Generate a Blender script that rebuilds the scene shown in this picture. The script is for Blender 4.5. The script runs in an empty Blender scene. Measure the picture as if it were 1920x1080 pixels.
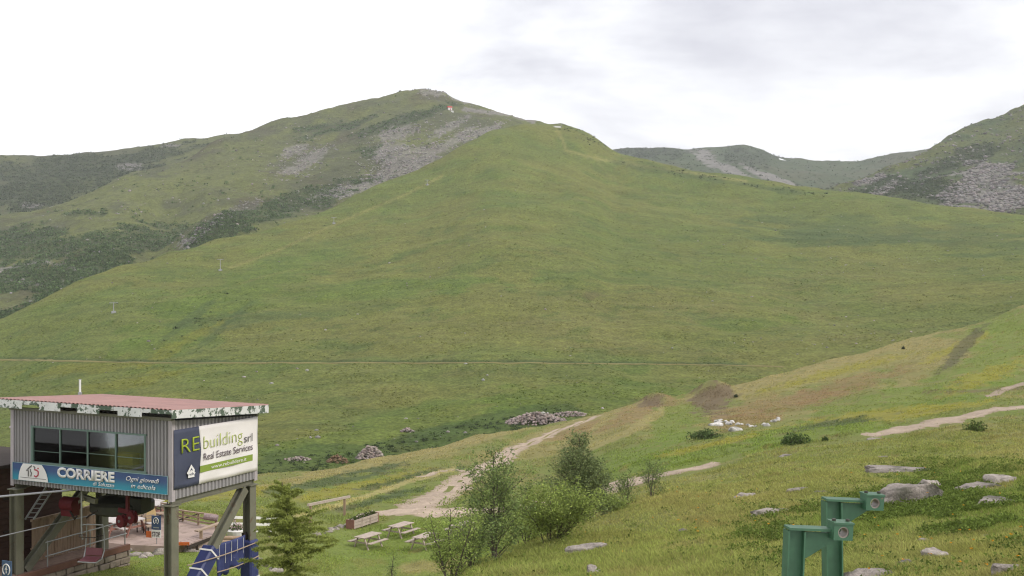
import bpy, math, random
import numpy as np
from mathutils import Vector, Matrix

rng = np.random.default_rng(7)
random.seed(7)
scene = bpy.context.scene
C = scene.collection
F, CX, HV = 2400.0, 960.0, 480.0          # focal length in photo pixels, principal column, row of the horizon

# ---------------------------------------------------------------- camera
cam_d = bpy.data.cameras.new('camera'); cam = bpy.data.objects.new('camera', cam_d); C.objects.link(cam)
cam_d.sensor_width = 36.0; cam_d.lens = 36.0 * F / 1920.0
cam_d.shift_y = -(540.0 - HV) / 1920.0
cam_d.clip_start = 0.5; cam_d.clip_end = 20000
cam.location = (0, 0, 0); cam.rotation_euler = (math.pi / 2, 0, 0)
scene.camera = cam

# ---------------------------------------------------------------- sky, sun, exposure
SUN_EL, SUN_AZ = math.radians(38), math.radians(117)     # azimuth measured clockwise from the view direction
w = bpy.data.worlds.new('World'); scene.world = w; w.use_nodes = True
nt = w.node_tree; nt.nodes.clear()
def wn(t, **k):
    n = nt.nodes.new(t)
    for a, b in k.items(): setattr(n, a, b)
    return n
sky = wn('ShaderNodeTexSky', sky_type='NISHITA', sun_disc=False, sun_elevation=SUN_EL, sun_rotation=SUN_AZ)
sky.air_density = 1.0; sky.dust_density = 2.0
tc = wn('ShaderNodeTexCoord')
mp = wn('ShaderNodeMapping'); mp.inputs['Scale'].default_value = (1.0, 1.0, 3.2); mp.inputs['Location'].default_value = (7.9, -1.1, 2.0)
nz = wn('ShaderNodeTexNoise'); nz.inputs['Scale'].default_value = 2.6; nz.inputs['Detail'].default_value = 7; nz.inputs['Roughness'].default_value = 0.55
nz.inputs['Distortion'].default_value = 0.35
cr = wn('ShaderNodeValToRGB')
cr.color_ramp.elements[0].position = 0.47; cr.color_ramp.elements[0].color = (10.4, 10.45, 10.6, 1)
cr.color_ramp.elements[1].position = 0.66; cr.color_ramp.elements[1].color = (5.9, 5.9, 6.5, 1)
mx = wn('ShaderNodeMix', data_type='RGBA'); mx.inputs[0].default_value = 0.93
bg = wn('ShaderNodeBackground'); bg.inputs['Strength'].default_value = 0.1
wo = wn('ShaderNodeOutputWorld')
L = nt.links.new
L(tc.outputs['Generated'], mp.inputs['Vector']); L(mp.outputs[0], nz.inputs['Vector']); L(nz.outputs['Fac'], cr.inputs[0])
L(sky.outputs[0], mx.inputs[6]); L(cr.outputs[0], mx.inputs[7]); L(mx.outputs[2], bg.inputs[0]); L(bg.outputs[0], wo.inputs[0])

sd = bpy.data.lights.new('sun', 'SUN'); sun = bpy.data.objects.new('sun', sd); C.objects.link(sun)
sd.energy = 1.5; sd.angle = math.radians(14); sd.color = (1.0, 0.95, 0.88)
sv = Vector((math.sin(SUN_AZ) * math.cos(SUN_EL), math.cos(SUN_AZ) * math.cos(SUN_EL), math.sin(SUN_EL)))
sun.rotation_euler = sv.to_track_quat('Z', 'Y').to_euler()
scene.view_settings.view_transform = 'Standard'; scene.view_settings.look = 'None'
scene.view_settings.exposure = 0.4; scene.view_settings.gamma = 1.0
scene.cycles.use_denoising = True; scene.cycles.denoiser = 'OPENIMAGEDENOISE'; scene.cycles.denoising_input_passes = 'RGB_ALBEDO_NORMAL'
scene.cycles.pixel_filter_type = 'BLACKMAN_HARRIS'; scene.cycles.filter_width = 1.15
scene.cycles.max_bounces = 6; scene.cycles.volume_bounces = 0
scene.cycles.diffuse_bounces = 3; scene.cycles.transparent_max_bounces = 8

# ---------------------------------------------------------------- helpers
def sm(a, b, x):
    t = np.clip((x - a) / (b - a), 0, 1); return t * t * (3 - 2 * t)
_perm = np.random.default_rng(3).random(65536)
def _h(ix, iy, s): return _perm[(ix * 7919 + iy * 104729 + s * 15731) & 65535]
def vnoise(x, y, s=0):
    ix = np.floor(x).astype(np.int64); iy = np.floor(y).astype(np.int64)
    fx = x - ix; fy = y - iy; fx = fx * fx * (3 - 2 * fx); fy = fy * fy * (3 - 2 * fy)
    a = _h(ix, iy, s); b = _h(ix + 1, iy, s); c = _h(ix, iy + 1, s); d = _h(ix + 1, iy + 1, s)
    return a + (b - a) * fx + (c - a) * fy + (a - b - c + d) * fx * fy
def fbm(x, y, o=4, s=0):
    t = 0; a = 0.5; n = 0
    for k in range(o):
        t = t + a * vnoise(x, y, s + k); n += a; a *= 0.5; x = x * 2.03 + 17.1; y = y * 2.03 + 5.7
    return t / n
def pchip(xs, ys, x):
    xs = np.asarray(xs, float); ys = np.asarray(ys, float)
    h = np.diff(xs); d = np.diff(ys) / h
    m = np.zeros(len(xs)); m[0] = d[0]; m[-1] = d[-1]
    for i in range(1, len(xs) - 1):
        if d[i - 1] * d[i] > 0:
            w1 = 2 * h[i] + h[i - 1]; w2 = h[i] + 2 * h[i - 1]
            m[i] = (w1 + w2) / (w1 / d[i - 1] + w2 / d[i])
    i = np.clip(np.searchsorted(xs, x) - 1, 0, len(xs) - 2)
    t = (x - xs[i]) / h[i]
    r = ys[i] * (2*t**3 - 3*t*t + 1) + h[i]*m[i]*(t**3 - 2*t*t + t) + ys[i+1]*(-2*t**3 + 3*t*t) + h[i]*m[i+1]*(t**3 - t*t)
    r = np.where(x < xs[0], ys[0], r); return np.where(x > xs[-1], ys[-1], r)
def Zv(v, y): return (HV - v) * y / F
def W(u, v, y): return Vector(((u - CX) / F * y, y, (HV - v) / F * y))

def raw_mesh(name, V, loops, starts, totals, smooth=False, col=None):
    me = bpy.data.meshes.new(name)
    V = np.ascontiguousarray(V, np.float32)
    me.vertices.add(len(V)); me.vertices.foreach_set('co', V.ravel())
    me.loops.add(len(loops)); me.loops.foreach_set('vertex_index', np.ascontiguousarray(loops, np.int32))
    me.polygons.add(len(starts)); me.polygons.foreach_set('loop_start', np.ascontiguousarray(starts, np.int32))
    me.polygons.foreach_set('loop_total', np.ascontiguousarray(totals, np.int32))
    if smooth: me.polygons.foreach_set('use_smooth', np.ones(len(starts), bool))
    me.update(calc_edges=True)
    if col is not None:
        at = me.color_attributes.new('Col', 'FLOAT_COLOR', 'POINT')
        c = np.ones((len(V), 4), np.float32); c[:, :3] = col
        at.data.foreach_set('color', c.ravel())
    return me
def tri_mesh(name, V, T, smooth=False, col=None):
    T = np.asarray(T); n = len(T); k = T.shape[1]
    return raw_mesh(name, V, T.ravel(), np.arange(n) * k, np.full(n, k), smooth, col)
def obj(name, me, mat=None, parent=None, loc=None):
    o = bpy.data.objects.new(name, me); C.objects.link(o)
    if mat is not None and me is not None: me.materials.append(mat)
    if parent is not None: o.parent = parent
    if loc is not None: o.location = loc
    return o
def tag(o, label=None, cat=None, group=None, kind=None):
    if label: o['label'] = label
    if cat: o['category'] = cat
    if group: o['group'] = group
    if kind: o['kind'] = kind
    return o
def empty(name, loc=(0, 0, 0), rz=0.0, label=None, cat=None, group=None):
    o = bpy.data.objects.new(name, None); C.objects.link(o); o.location = loc; o.rotation_euler = (0, 0, rz)
    o.empty_display_size = 0.2
    return tag(o, label, cat, group)
def copy_tree(o, parent=None):
    c = o.copy(); C.objects.link(c)
    if parent is not None: c.parent = parent
    for ch in list(o.children): copy_tree(ch, c)
    return c

class MB:
    """collects simple solids into one mesh"""
    def __init__(s): s.v = []; s.f = []
    def add(s, vs, fs):
        n = len(s.v); s.v += [tuple(q) for q in vs]; s.f += [tuple(i + n for i in f) for f in fs]; return s
    def box(s, c, d, M=None):
        x, y, z = d[0] / 2, d[1] / 2, d[2] / 2
        vs = [Vector((a, b, e)) for a in (-x, x) for b in (-y, y) for e in (-z, z)]
        if M is not None: vs = [M @ q for q in vs]
        c = Vector(c)
        return s.add([q + c for q in vs], [(0, 1, 3, 2), (4, 6, 7, 5), (0, 4, 5, 1), (2, 3, 7, 6), (0, 2, 6, 4), (1, 5, 7, 3)])
    def frame(s, p, q, up=(0, 0, 1)):
        p = Vector(p); q = Vector(q); d = (q - p).normalized(); up = Vector(up)
        a = d.cross(up)
        if a.length < 1e-4: a = d.cross(Vector((1, 0, 0)))
        a.normalize(); b = a.cross(d).normalized(); return p, q, a, b
    def prof(s, p, q, pts, up=(0, 0, 1)):
        """extrude a closed 2D profile (side, up) from p to q"""
        p, q, a, b = s.frame(p, q, up); n = len(pts)
        vs = [p + a * x + b * y for x, y in pts] + [q + a * x + b * y for x, y in pts]
        fs = [(i, (i + 1) % n, n + (i + 1) % n, n + i) for i in range(n)] + [tuple(range(n))[::-1], tuple(range(n, 2 * n))]
        return s.add(vs, fs)
    def bar(s, p, q, wd, h, up=(0, 0, 1)):
        return s.prof(p, q, [(-wd/2, -h/2), (wd/2, -h/2), (wd/2, h/2), (-wd/2, h/2)], up)
    def hbeam(s, p, q, wd, h, t, up):
        x, y = wd / 2, h / 2; k = t / 2
        return s.prof(p, q, [(-x, -y), (x, -y), (x, -y + t), (k, -y + t), (k, y - t), (x, y - t), (x, y), (-x, y), (-x, y - t), (-k, y - t), (-k, -y + t), (-x, -y + t)], up)
    def tube(s, pts, r, n=8):
        pts = [Vector(p) for p in pts]; m = len(pts)
        rs = r if isinstance(r, (list, tuple)) else [r] * m
        vs = []; fs = []
        a = None
        for i, p in enumerate(pts):
            d = (pts[min(i + 1, m - 1)] - pts[max(i - 1, 0)]).normalized()
            if a is None:
                a = d.cross(Vector((0.13, 0.21, 0.97)))
                if a.length < 0.05: a = d.cross(Vector((1, 0, 0)))
            a = (a - d * a.dot(d)).normalized(); b = d.cross(a)
            for k in range(n):
                t = 2 * math.pi * k / n; vs.append(p + (a * math.cos(t) + b * math.sin(t)) * rs[i])
        for i in range(m - 1):
            for k in range(n):
                fs.append((i*n + k, i*n + (k+1) % n, (i+1)*n + (k+1) % n, (i+1)*n + k))
        fs.append(tuple(range(n))[::-1]); fs.append(tuple(range((m-1)*n, m*n)))
        return s.add(vs, fs)
    def poly(s, pts, th, nrm):
        """flat outline given thickness along nrm"""
        n = len(pts); nrm = Vector(nrm) * th
        pts = [Vector(p) for p in pts]
        return s.add(pts + [p + nrm for p in pts], [tuple(range(n))[::-1], tuple(range(n, 2*n))] + [(i, (i+1) % n, n + (i+1) % n, n + i) for i in range(n)])
    def build(s, name, mat, parent=None, off=None, smooth=False, bevel=0):
        me = bpy.data.meshes.new(name)
        v = s.v if off is None else [(a - off[0], b - off[1], c - off[2]) for a, b, c in s.v]
        me.from_pydata(v, [], s.f)
        import bmesh
        bm = bmesh.new(); bm.from_mesh(me); bmesh.ops.recalc_face_normals(bm, faces=bm.faces)
        bm.to_mesh(me); bm.free()
        if smooth: me.polygons.foreach_set('use_smooth', np.ones(len(me.polygons), bool))
        me.update()
        o = obj(name, me, mat, parent)
        if bevel:
            b = o.modifiers.new('bevel', 'BEVEL'); b.width = bevel; b.segments = 1; b.limit_method = 'ANGLE'
        return o

# ---------------------------------------------------------------- materials
def nodes(name):
    m = bpy.data.materials.new(name); m.use_nodes = True; t = m.node_tree; t.nodes.clear()
    o = t.nodes.new('ShaderNodeOutputMaterial'); p = t.nodes.new('ShaderNodeBsdfPrincipled'); t.links.new(p.outputs[0], o.inputs[0])
    return m, t, p, o
def nn(t, ty, **k):
    n = t.nodes.new(ty)
    for a, b in k.items(): setattr(n, a, b)
    return n
def plain(name, col, rough=0.7, var=0.18, scale=3.0, col2=None, thr=(0.45, 0.6), metal=0.0, bump=0.0, stretch=(1, 1, 1), spec=0.3):
    """base colour with noise variation; col2 appears in noise patches (wear, rust, peeling)"""
    m, t, p, o = nodes(name); l = t.links.new
    g = nn(t, 'ShaderNodeTexCoord'); mpn = nn(t, 'ShaderNodeMapping'); mpn.inputs['Scale'].default_value = stretch
    l(g.outputs['Object'], mpn.inputs[0])
    n1 = nn(t, 'ShaderNodeTexNoise'); n1.inputs['Scale'].default_value = scale; n1.inputs['Detail'].default_value = 6; n1.inputs['Roughness'].default_value = 0.65
    l(mpn.outputs[0], n1.inputs['Vector'])
    mr = nn(t, 'ShaderNodeMapRange'); mr.inputs[3].default_value = 1 - var; mr.inputs[4].default_value = 1 + var
    mr.inputs[1].default_value = 0.25; mr.inputs[2].default_value = 0.75
    l(n1.outputs['Fac'], mr.inputs[0])
    vm = nn(t, 'ShaderNodeVectorMath', operation='SCALE'); vm.inputs[0].default_value = col[:3]; l(mr.outputs[0], vm.inputs['Scale'])
    src = vm.outputs[0]
    if col2 is not None:
        n2 = nn(t, 'ShaderNodeTexNoise'); n2.inputs['Scale'].default_value = scale * 1.7; n2.inputs['Detail'].default_value = 8; n2.inputs['Roughness'].default_value = 0.7
        l(mpn.outputs[0], n2.inputs['Vector'])
        r2 = nn(t, 'ShaderNodeMapRange', interpolation_type='SMOOTHSTEP'); r2.inputs[1].default_value = thr[0]; r2.inputs[2].default_value = thr[1]
        l(n2.outputs['Fac'], r2.inputs[0])
        mxn = nn(t, 'ShaderNodeMix', data_type='RGBA'); mxn.inputs[7].default_value = (*col2[:3], 1)
        l(r2.outputs[0], mxn.inputs[0]); l(src, mxn.inputs[6]); src = mxn.outputs[2]
    l(src, p.inputs['Base Color'])
    p.inputs['Roughness'].default_value = rough; p.inputs['Metallic'].default_value = metal; p.inputs['Specular IOR Level'].default_value = spec
    if bump:
        b = nn(t, 'ShaderNodeBump'); b.inputs['Strength'].default_value = bump; b.inputs['Distance'].default_value = 0.02
        l(n1.outputs['Fac'], b.inputs['Height']); l(b.outputs[0], p.inputs['Normal'])
    return m
def attr_mat(name, scales, amps, rough=0.95, bump=0.0, bdist=0.1, bscale=4.0, aniso=(1, 1, 1), trans=0.0, speck=None):
    """colour from the 'Col' attribute times noise at several scales"""
    m, t, p, o = nodes(name); l = t.links.new
    a = nn(t, 'ShaderNodeAttribute', attribute_name='Col')
    src = a.outputs['Color']
    g = nn(t, 'ShaderNodeNewGeometry'); mpn = nn(t, 'ShaderNodeMapping'); mpn.inputs['Scale'].default_value = aniso
    l(g.outputs['Position'], mpn.inputs[0])
    for sc, am in zip(scales, amps):
        n1 = nn(t, 'ShaderNodeTexNoise'); n1.inputs['Scale'].default_value = sc; n1.inputs['Detail'].default_value = 5; n1.inputs['Roughness'].default_value = 0.65
        l(mpn.outputs[0], n1.inputs['Vector'])
        mr = nn(t, 'ShaderNodeMapRange'); mr.inputs[1].default_value = 0.28; mr.inputs[2].default_value = 0.72; mr.inputs[3].default_value = 1 - am; mr.inputs[4].default_value = 1 + am
        l(n1.outputs['Fac'], mr.inputs[0])
        vm = nn(t, 'ShaderNodeVectorMath', operation='SCALE'); l(src, vm.inputs[0]); l(mr.outputs[0], vm.inputs['Scale']); src = vm.outputs[0]
    if speck:                      # small tufts of another colour
        n3 = nn(t, 'ShaderNodeTexNoise'); n3.inputs['Scale'].default_value = speck[0]; n3.inputs['Detail'].default_value = 3
        l(mpn.outputs[0], n3.inputs['Vector'])
        r3 = nn(t, 'ShaderNodeMapRange'); r3.inputs[1].default_value = speck[1]; r3.inputs[2].default_value = speck[1] + 0.08; r3.inputs[4].default_value = speck[2]
        l(n3.outputs['Fac'], r3.inputs[0])
        mxn = nn(t, 'ShaderNodeMix', data_type='RGBA'); mxn.inputs[7].default_value = (*speck[3], 1)
        l(r3.outputs[0], mxn.inputs[0]); l(src, mxn.inputs[6]); src = mxn.outputs[2]
    l(src, p.inputs['Base Color']); p.inputs['Roughness'].default_value = rough; p.inputs['Specular IOR Level'].default_value = 0.12
    if bump:
        nb = nn(t, 'ShaderNodeTexNoise'); nb.inputs['Scale'].default_value = bscale; nb.inputs['Detail'].default_value = 6; nb.inputs['Roughness'].default_value = 0.7
        l(mpn.outputs[0], nb.inputs['Vector'])
        b = nn(t, 'ShaderNodeBump'); b.inputs['Strength'].default_value = bump; b.inputs['Distance'].default_value = bdist
        l(nb.outputs['Fac'], b.inputs['Height']); l(b.outputs[0], p.inputs['Normal'])
    if trans:
        tr = nn(t, 'ShaderNodeBsdfTranslucent'); l(src, tr.inputs[0])
        ms = nn(t, 'ShaderNodeMixShader'); ms.inputs[0].default_value = trans
        l(p.outputs[0], ms.inputs[1]); l(tr.outputs[0], ms.inputs[2]); l(ms.outputs[0], o.inputs[0])
    return m

GRASS = np.array([0.118, 0.132, 0.040]); LUSH = np.array([0.104, 0.140, 0.030]); DRY = np.array([0.178, 0.156, 0.064])
YEL = np.array([0.175, 0.165, 0.030]); RUST = np.array([0.165, 0.108, 0.056]); HEATH = np.array([0.040, 0.055, 0.024])
EARTH = np.array([0.105, 0.080, 0.050]); SCREE = np.array([0.255, 0.235, 0.218]); GREYG = np.array([0.085, 0.092, 0.045])
def lerp(a, b, t): t = np.asarray(t)[..., None]; return a * (1 - t) + b * t

# ---------------------------------------------------------------- terrain sheets
class Sheet:
    """a height field on a fan of columns (u, distance y); z from profile columns, then relief noise"""
    def __init__(s, cols, U, Y, relief):
        s.U = np.asarray(U, float); s.Y = np.asarray(Y, float); s.ly = np.log(s.Y)
        K = np.array([c[0] for c in cols], float)
        P = np.stack([pchip(np.log([q[0] for q in c[1]]), [q[1] for q in c[1]], s.ly) for c in cols])
        Z = np.stack([pchip(K, P[:, j], s.U) for j in range(len(s.Y))], 1)
        s.UU, s.YY = np.meshgrid(s.U, s.Y, indexing='ij')
        s.X = (s.UU - CX) / F * s.YY
        s.Z = Z + relief(s.X, s.YY, s.UU, Z)
        s.V = HV - s.Z / s.YY * F
    def z(s, x, y):
        x = np.asarray(x, float); y = np.asarray(y, float)
        u = CX + x / y * F
        i = np.interp(u, s.U, np.arange(len(s.U))); j = np.interp(np.log(np.maximum(y, .1)), s.ly, np.arange(len(s.Y)))
        i0 = np.clip(i.astype(int), 0, len(s.U) - 2); j0 = np.clip(j.astype(int), 0, len(s.Y) - 2); fi = i - i0; fj = j - j0
        return (s.Z[i0, j0]*(1-fi)*(1-fj) + s.Z[i0+1, j0]*fi*(1-fj) + s.Z[i0, j0+1]*(1-fi)*fj + s.Z[i0+1, j0+1]*fi*fj)
    def hit(s, u, v, y0=None, y1=None):
        """first point of the sheet seen along the line of sight"""
        y = np.exp(np.linspace(math.log(y0 or s.Y[0]), math.log(y1 or s.Y[-1]), 1500))
        d = s.z((u - CX) / F * y, y) - Zv(v, y)
        k = np.argmax(d >= 0) if (d >= 0).any() else int(np.argmin(np.abs(d)))
        yy = y[k]; x = (u - CX) / F * yy
        return Vector((x, yy, float(s.z(x, yy))))
    def mesh(s, name, mat, col):
        nu, ny = s.Z.shape
        V = np.stack([s.X, s.YY, s.Z], -1).reshape(-1, 3)
        a = (np.arange(nu - 1)[:, None] * ny + np.arange(ny - 1)[None, :]).ravel()
        Q = np.stack([a, a + ny, a + ny + 1, a + 1], 1)
        return tag(obj(name, tri_mesh(name, V, Q, True, col.reshape(-1, 3)), mat), kind='structure')
    def scatter(s, mask, n, seed=0):
        """n random points where mask is high, weighted by how large the cell shows"""
        r = np.random.default_rng(seed)
        dv = -np.gradient(s.V, axis=1); du = np.gradient(s.UU, axis=0)
        wgt = np.clip(dv, 0.02, None) * du * mask
        wgt = wgt[:-1, :-1]; c = np.cumsum(wgt.ravel()); idx = np.searchsorted(c, r.random(n) * c[-1])
        i, j = np.unravel_index(np.clip(idx, 0, wgt.size - 1), wgt.shape); fi = r.random(n); fj = r.random(n)
        u = s.U[i] + fi * (s.U[i+1] - s.U[i]); y = np.exp(s.ly[j] + fj * (s.ly[j+1] - s.ly[j]))
        x = (u - CX) / F * y
        return x, y, s.z(x, y), i, j

def blob(U, V, cu, cv, ru, rv, ang=0.0, soft=0.8):
    c, sn = math.cos(math.radians(ang)), math.sin(math.radians(ang))
    a = ((U - cu) * c + (V - cv) * sn) / ru; b = (-(U - cu) * sn + (V - cv) * c) / rv
    return 1 - sm(1 - soft, 1 + soft, np.sqrt(a * a + b * b))
def line_mask(U, V, pts, wpx, soft=1.0):
    d = np.full(U.shape, 1e9)
    for (a, b), (c, e) in zip(pts[:-1], pts[1:]):
        du, dv = c - a, e - b; t = np.clip(((U - a) * du + (V - b) * dv) / (du * du + dv * dv), 0, 1)
        d = np.minimum(d, np.hypot(U - a - t * du, V - b - t * dv))
    return 1 - sm(wpx * (1 - soft * .5), wpx * (1 + soft * .5), d)
def edgy(m, n, k=0.6):
    """break a soft mask up with noise"""
    nn_ = np.clip((n - 0.3) / 0.4, 0, 1)
    return sm(-0.10, 0.24, m * (1 + .25 * k) - (1 - nn_) * (0.5 + .5 * k) - .04)

Uin = np.concatenate([np.linspace(-1500, -150, 40, endpoint=False), np.linspace(-150, 2070, 570), np.linspace(2100, 3400, 40)])

# --- near ground: the slope the camera stands over, the lift station's flat and the shoulder behind it
q = Zv
near_cols = [
 (-1500, [(3, -3.2), (10, -4.6), (20, -7), (30, -9), (45, -11), (60, -12.4), (90, -15), (125, -18), (180, -32), (300, -45), (430, -60)]),
 (-300, [(3, -3.3), (10, -5), (20, -7.7), (30, -9.9), (42, -11.8), (52, -12.4), (60, -12.9), (80, -15.2), (120, -21.5), (160, -32), (230, -42), (430, -60)]),
 (0, [(3, -3.3), (10, -5), (20, -7.8), (30, -10), (42, -11.5), (50, -11.85), (55, -12.85), (62, -13.3), (80, -15.4), (120, -21.9), (160, -32), (230, -42), (430, -60)]),
 (200, [(3, -3.3), (10, -5), (20, -7.8), (30, -10), (42, -11.65), (50, -11.95), (55, -12.9), (62, -13.3), (80, -15.4), (120, -21.4), (155, -31), (220, -40), (430, -60)]),
 (400, [(3, -3.3), (10, -4.9), (20, -7.7), (30, -10.1), (42, -12.0), (50, -12.4), (56, -13.0), (62, -13.5), (70, -14.5), (85, q(925, 85)), (120, q(899, 120)), (150, -30), (210, -38), (430, -60)]),
 (560, [(3, -3.2), (10, -4.8), (20, -7.4), (28, -9.3), (36, -11.2), (46, -13), (55, -14.1), (62, q(1045, 62)), (70, q(995, 70)), (80, q(955, 80)), (100, q(915, 100)), (125, q(884, 125)), (152, -30), (210, -38), (430, -60)]),
 (700, [(3, -3.2), (10, -4.6), (20, -6.9), (28, -8.6), (38, -11.3), (48, -13.4), (56, -14.4), (62, q(1055, 62)), (70, q(1008, 70)), (82, q(962, 82)), (105, q(910, 105)), (140, q(858, 140)), (168, -31), (230, -39), (430, -60)]),
 (900, [(3, -3.2), (10, -4.3), (20, -5.9), (28, q(1080, 28)), (33, q(1055, 33)), (42, -11), (50, -13.2), (60, q(1050, 60)), (68, q(1005, 68)), (80, q(965, 80)), (105, q(905, 105)), (135, q(855, 135)), (162, q(816, 162)), (192, -31), (250, -39), (430, -60)]),
 (1050, [(3, -3.1), (10, -4.1), (20, -5.4), (25, q(1080, 25)), (32, q(1030, 32)), (37, q(1005, 37)), (48, -11.5), (58, -13.3), (68, q(980, 68)), (85, q(930, 85)), (105, q(890, 105)), (140, q(838, 140)), (178, q(790, 178)), (210, -31), (270, -39), (430, -60)]),
 (1200, [(3, -3.1), (10, -4), (20, -5.2), (23, q(1080, 23)), (32, q(1000, 32)), (40, q(955, 40)), (50, q(925, 50)), (62, q(908, 62)), (75, q(890, 75)), (95, q(855, 95)), (125, q(815, 125)), (160, q(780, 160)), (195, q(755, 195)), (228, -31), (290, -39), (430, -58)]),
 (1350, [(3, -3.1), (10, -3.9), (21, q(1080, 21)), (30, q(990, 30)), (40, q(930, 40)), (52, q(890, 52)), (65, q(868, 65)), (80, q(845, 80)), (100, q(822, 100)), (130, q(795, 130)), (165, q(765, 165)), (207, q(729, 207)), (245, -30), (310, -38), (430, -54)]),
 (1500, [(3, -3.1), (10, -3.8), (20, q(1080, 20)), (32, q(950, 32)), (45, q(890, 45)), (60, q(850, 60)), (80, q(820, 80)), (120, q(790, 120)), (170, q(740, 170)), (222, q(690, 222)), (262, -28), (330, -36), (430, -48)]),
 (1700, [(3, -3), (10, -3.7), (18, q(1080, 18)), (26, q(980, 26)), (36, q(910, 36)), (50, q(860, 50)), (70, q(822, 70)), (90, q(797, 90)), (130, q(757, 130)), (180, q(702, 180)), (242, q(640, 242)), (290, -23), (370, -31), (430, -38)]),
 (1850, [(3, -3), (10, -3.6), (17, q(1080, 17)), (26, q(960, 26)), (38, q(890, 38)), (55, q(838, 55)), (76, q(803, 76)), (105, q(765, 105)), (150, q(715, 150)), (205, q(655, 205)), (258, q(601, 258)), (315, -20), (430, -32)]),
 (1920, [(3, -3), (10, -3.5), (16, -4), (26, q(950, 26)), (40, q(875, 40)), (60, q(825, 60)), (80, q(790, 80)), (110, q(755, 110)), (160, q(700, 160)), (210, q(640, 210)), (266, q(573, 266)), (330, -16), (430, -26)]),
 (2400, [(3, -2.9), (10, -3.3), (16, -3.6), (26, -4.4), (40, -5.2), (60, -6.6), (110, -8), (160, -7), (210, -3), (270, 4), (340, 2), (430, -8)]),
 (3400, [(3, -2.8), (10, -3), (16, -3.2), (26, -3.6), (60, -4), (110, -3), (210, 6), (300, 14), (430, 6)]),
]
mounds = []          # world positions of earth mounds: (x, y, rx, ry, height)
for u, v, y, rx, ry, h in [(1338, 760, 190, 3.4, 5, 2.4), (1226, 756, 190, 2.6, 5, 1.5), (1300, 770, 170, 6, 9, -0.7), (1395, 800, 126, 6, 3, 0.5)]:
    p = W(u, v, y); mounds.append((p.x, p.y, rx, ry, h))
def near_relief(X, Y, U, Z):
    a = sm(14, 60, Y)
    r = (fbm(X / 9, Y / 14, 3, 1) - .5) * (0.25 + 0.9 * a) + (fbm(X / 1.7, Y / 2.2, 3, 9) - .5) * (0.16 + .22 * a)
    # keep the lift station's flat ground even
    flat = sm(-26, -22, X) * (1 - sm(-9, -5, X)) * sm(36, 40, Y) * (1 - sm(66, 74, Y))
    r = r * (1 - .8 * flat)
    for mx_, my, rx, ry, h in mounds:
        r = r + h * np.exp(-(((X - mx_) / rx) ** 2 + ((Y - my) / ry) ** 2) * 1.2)
    # cut bank on the right shoulder: no relief, its shade is painted
    return r
near = Sheet(near_cols, Uin, np.exp(np.linspace(math.log(3), math.log(430), 520)), near_relief)

# --- meadow hill across the valley
hillR = [(-1500, 880, 420), (-700, 780, 450), (-300, 695, 490), (0, 607, 560), (100, 553, 610), (170, 516, 650), (250, 491, 690), (330, 467, 740), (450, 440, 810),
         (560, 411, 880), (620, 391, 930), (700, 352, 1000), (770, 327, 1050), (830, 297, 1090), (880, 267, 1130), (930, 244, 1170), (985, 235, 1220), (1040, 237, 1250),
         (1080, 244, 1255), (1120, 264, 1250), (1160, 289, 1235), (1200, 298, 1215), (1300, 319, 1170), (1400, 336, 1130), (1480, 353, 1100), (1600, 364, 1050), (1760, 381, 1000),
         (1920, 402, 950), (2150, 440, 900), (2600, 540, 800), (3400, 700, 700)]
hillB = [(-1500, 1000, 200), (0, 935, 190), (480, 905, 190), (750, 868, 215), (1100, 800, 255), (1300, 760, 290), (1500, 712, 330), (1700, 665, 365), (1920, 600, 410), (2600, 500, 420), (3400, 560, 430)]
hk = np.array(sorted(set([a[0] for a in hillR])))
def itp(tab, u, k): return float(pchip([a[0] for a in tab], [a[k] for a in tab], np.array([float(u)]))[0])
hill_cols = []
for u in hk:
    vb, y0, vr, y1 = itp(hillB, u, 1), itp(hillB, u, 2), itp(hillR, u, 1), itp(hillR, u, 2)
    pr = [(y0 * .8, Zv(vb, y0) - 3)]
    for s_ in np.linspace(0, 1, 9):
        v = vb + (vr - vb) * s_; y = y0 * (y1 / y0) ** s_
        if s_ == 1: pr.append((y, Zv(v, y)))
        else: pr.append((y, Zv(v, y)))
    zt = pr[-1][1]
    pr += [(y1 * 1.06, zt - y1 * .004), (y1 * 1.18, zt - y1 * .04), (y1 * 1.5, zt - y1 * .14)]
    hill_cols.append((u, pr))
def hill_relief(X, Y, U, Z):
    k = sm(190, 420, Y)
    return (fbm(X / 70, Y / 110, 4, 21) - .5) * 9 * k + (fbm(X / 14, Y / 18, 3, 25) - .5) * 1.8 * k + (fbm(X / 30 + Y / 60, Y / 9, 2, 29) - .5) * .9 * k
hill = Sheet(hill_cols, Uin, np.exp(np.linspace(math.log(155), math.log(1700), 330)), hill_relief)

def mountain(sky_tab, base_tab, U, Y, relief, rows=8, power=1.0, backdrop=.25):
    ks = sorted(set([a[0] for a in sky_tab])); cols = []
    for u in ks:
        vb, y0, vr, y1 = itp(base_tab, u, 1), itp(base_tab, u, 2), itp(sky_tab, u, 1), itp(sky_tab, u, 2)
        zb = Zv(vb, y0); pr = [(y0 * .45, zb - 260), (y0 * .8, zb - 60)]
        for s_ in np.linspace(0, 1, rows):
            v = vb + (vr - vb) * s_; y = y0 * (y1 / y0) ** (s_ ** power)
            pr.append((y, Zv(v, y)))
        zt = pr[-1][1]
        pr += [(y1 * 1.05, zt - y1 * .006), (y1 * 1.18, zt - y1 * .05), (y1 * 1.5, zt - y1 * backdrop)]
        cols.append((u, pr))
    return Sheet(cols, U, Y, relief)
Um = np.concatenate([np.linspace(-1500, -150, 20, endpoint=False), np.linspace(-150, 1400, 420)])
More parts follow.
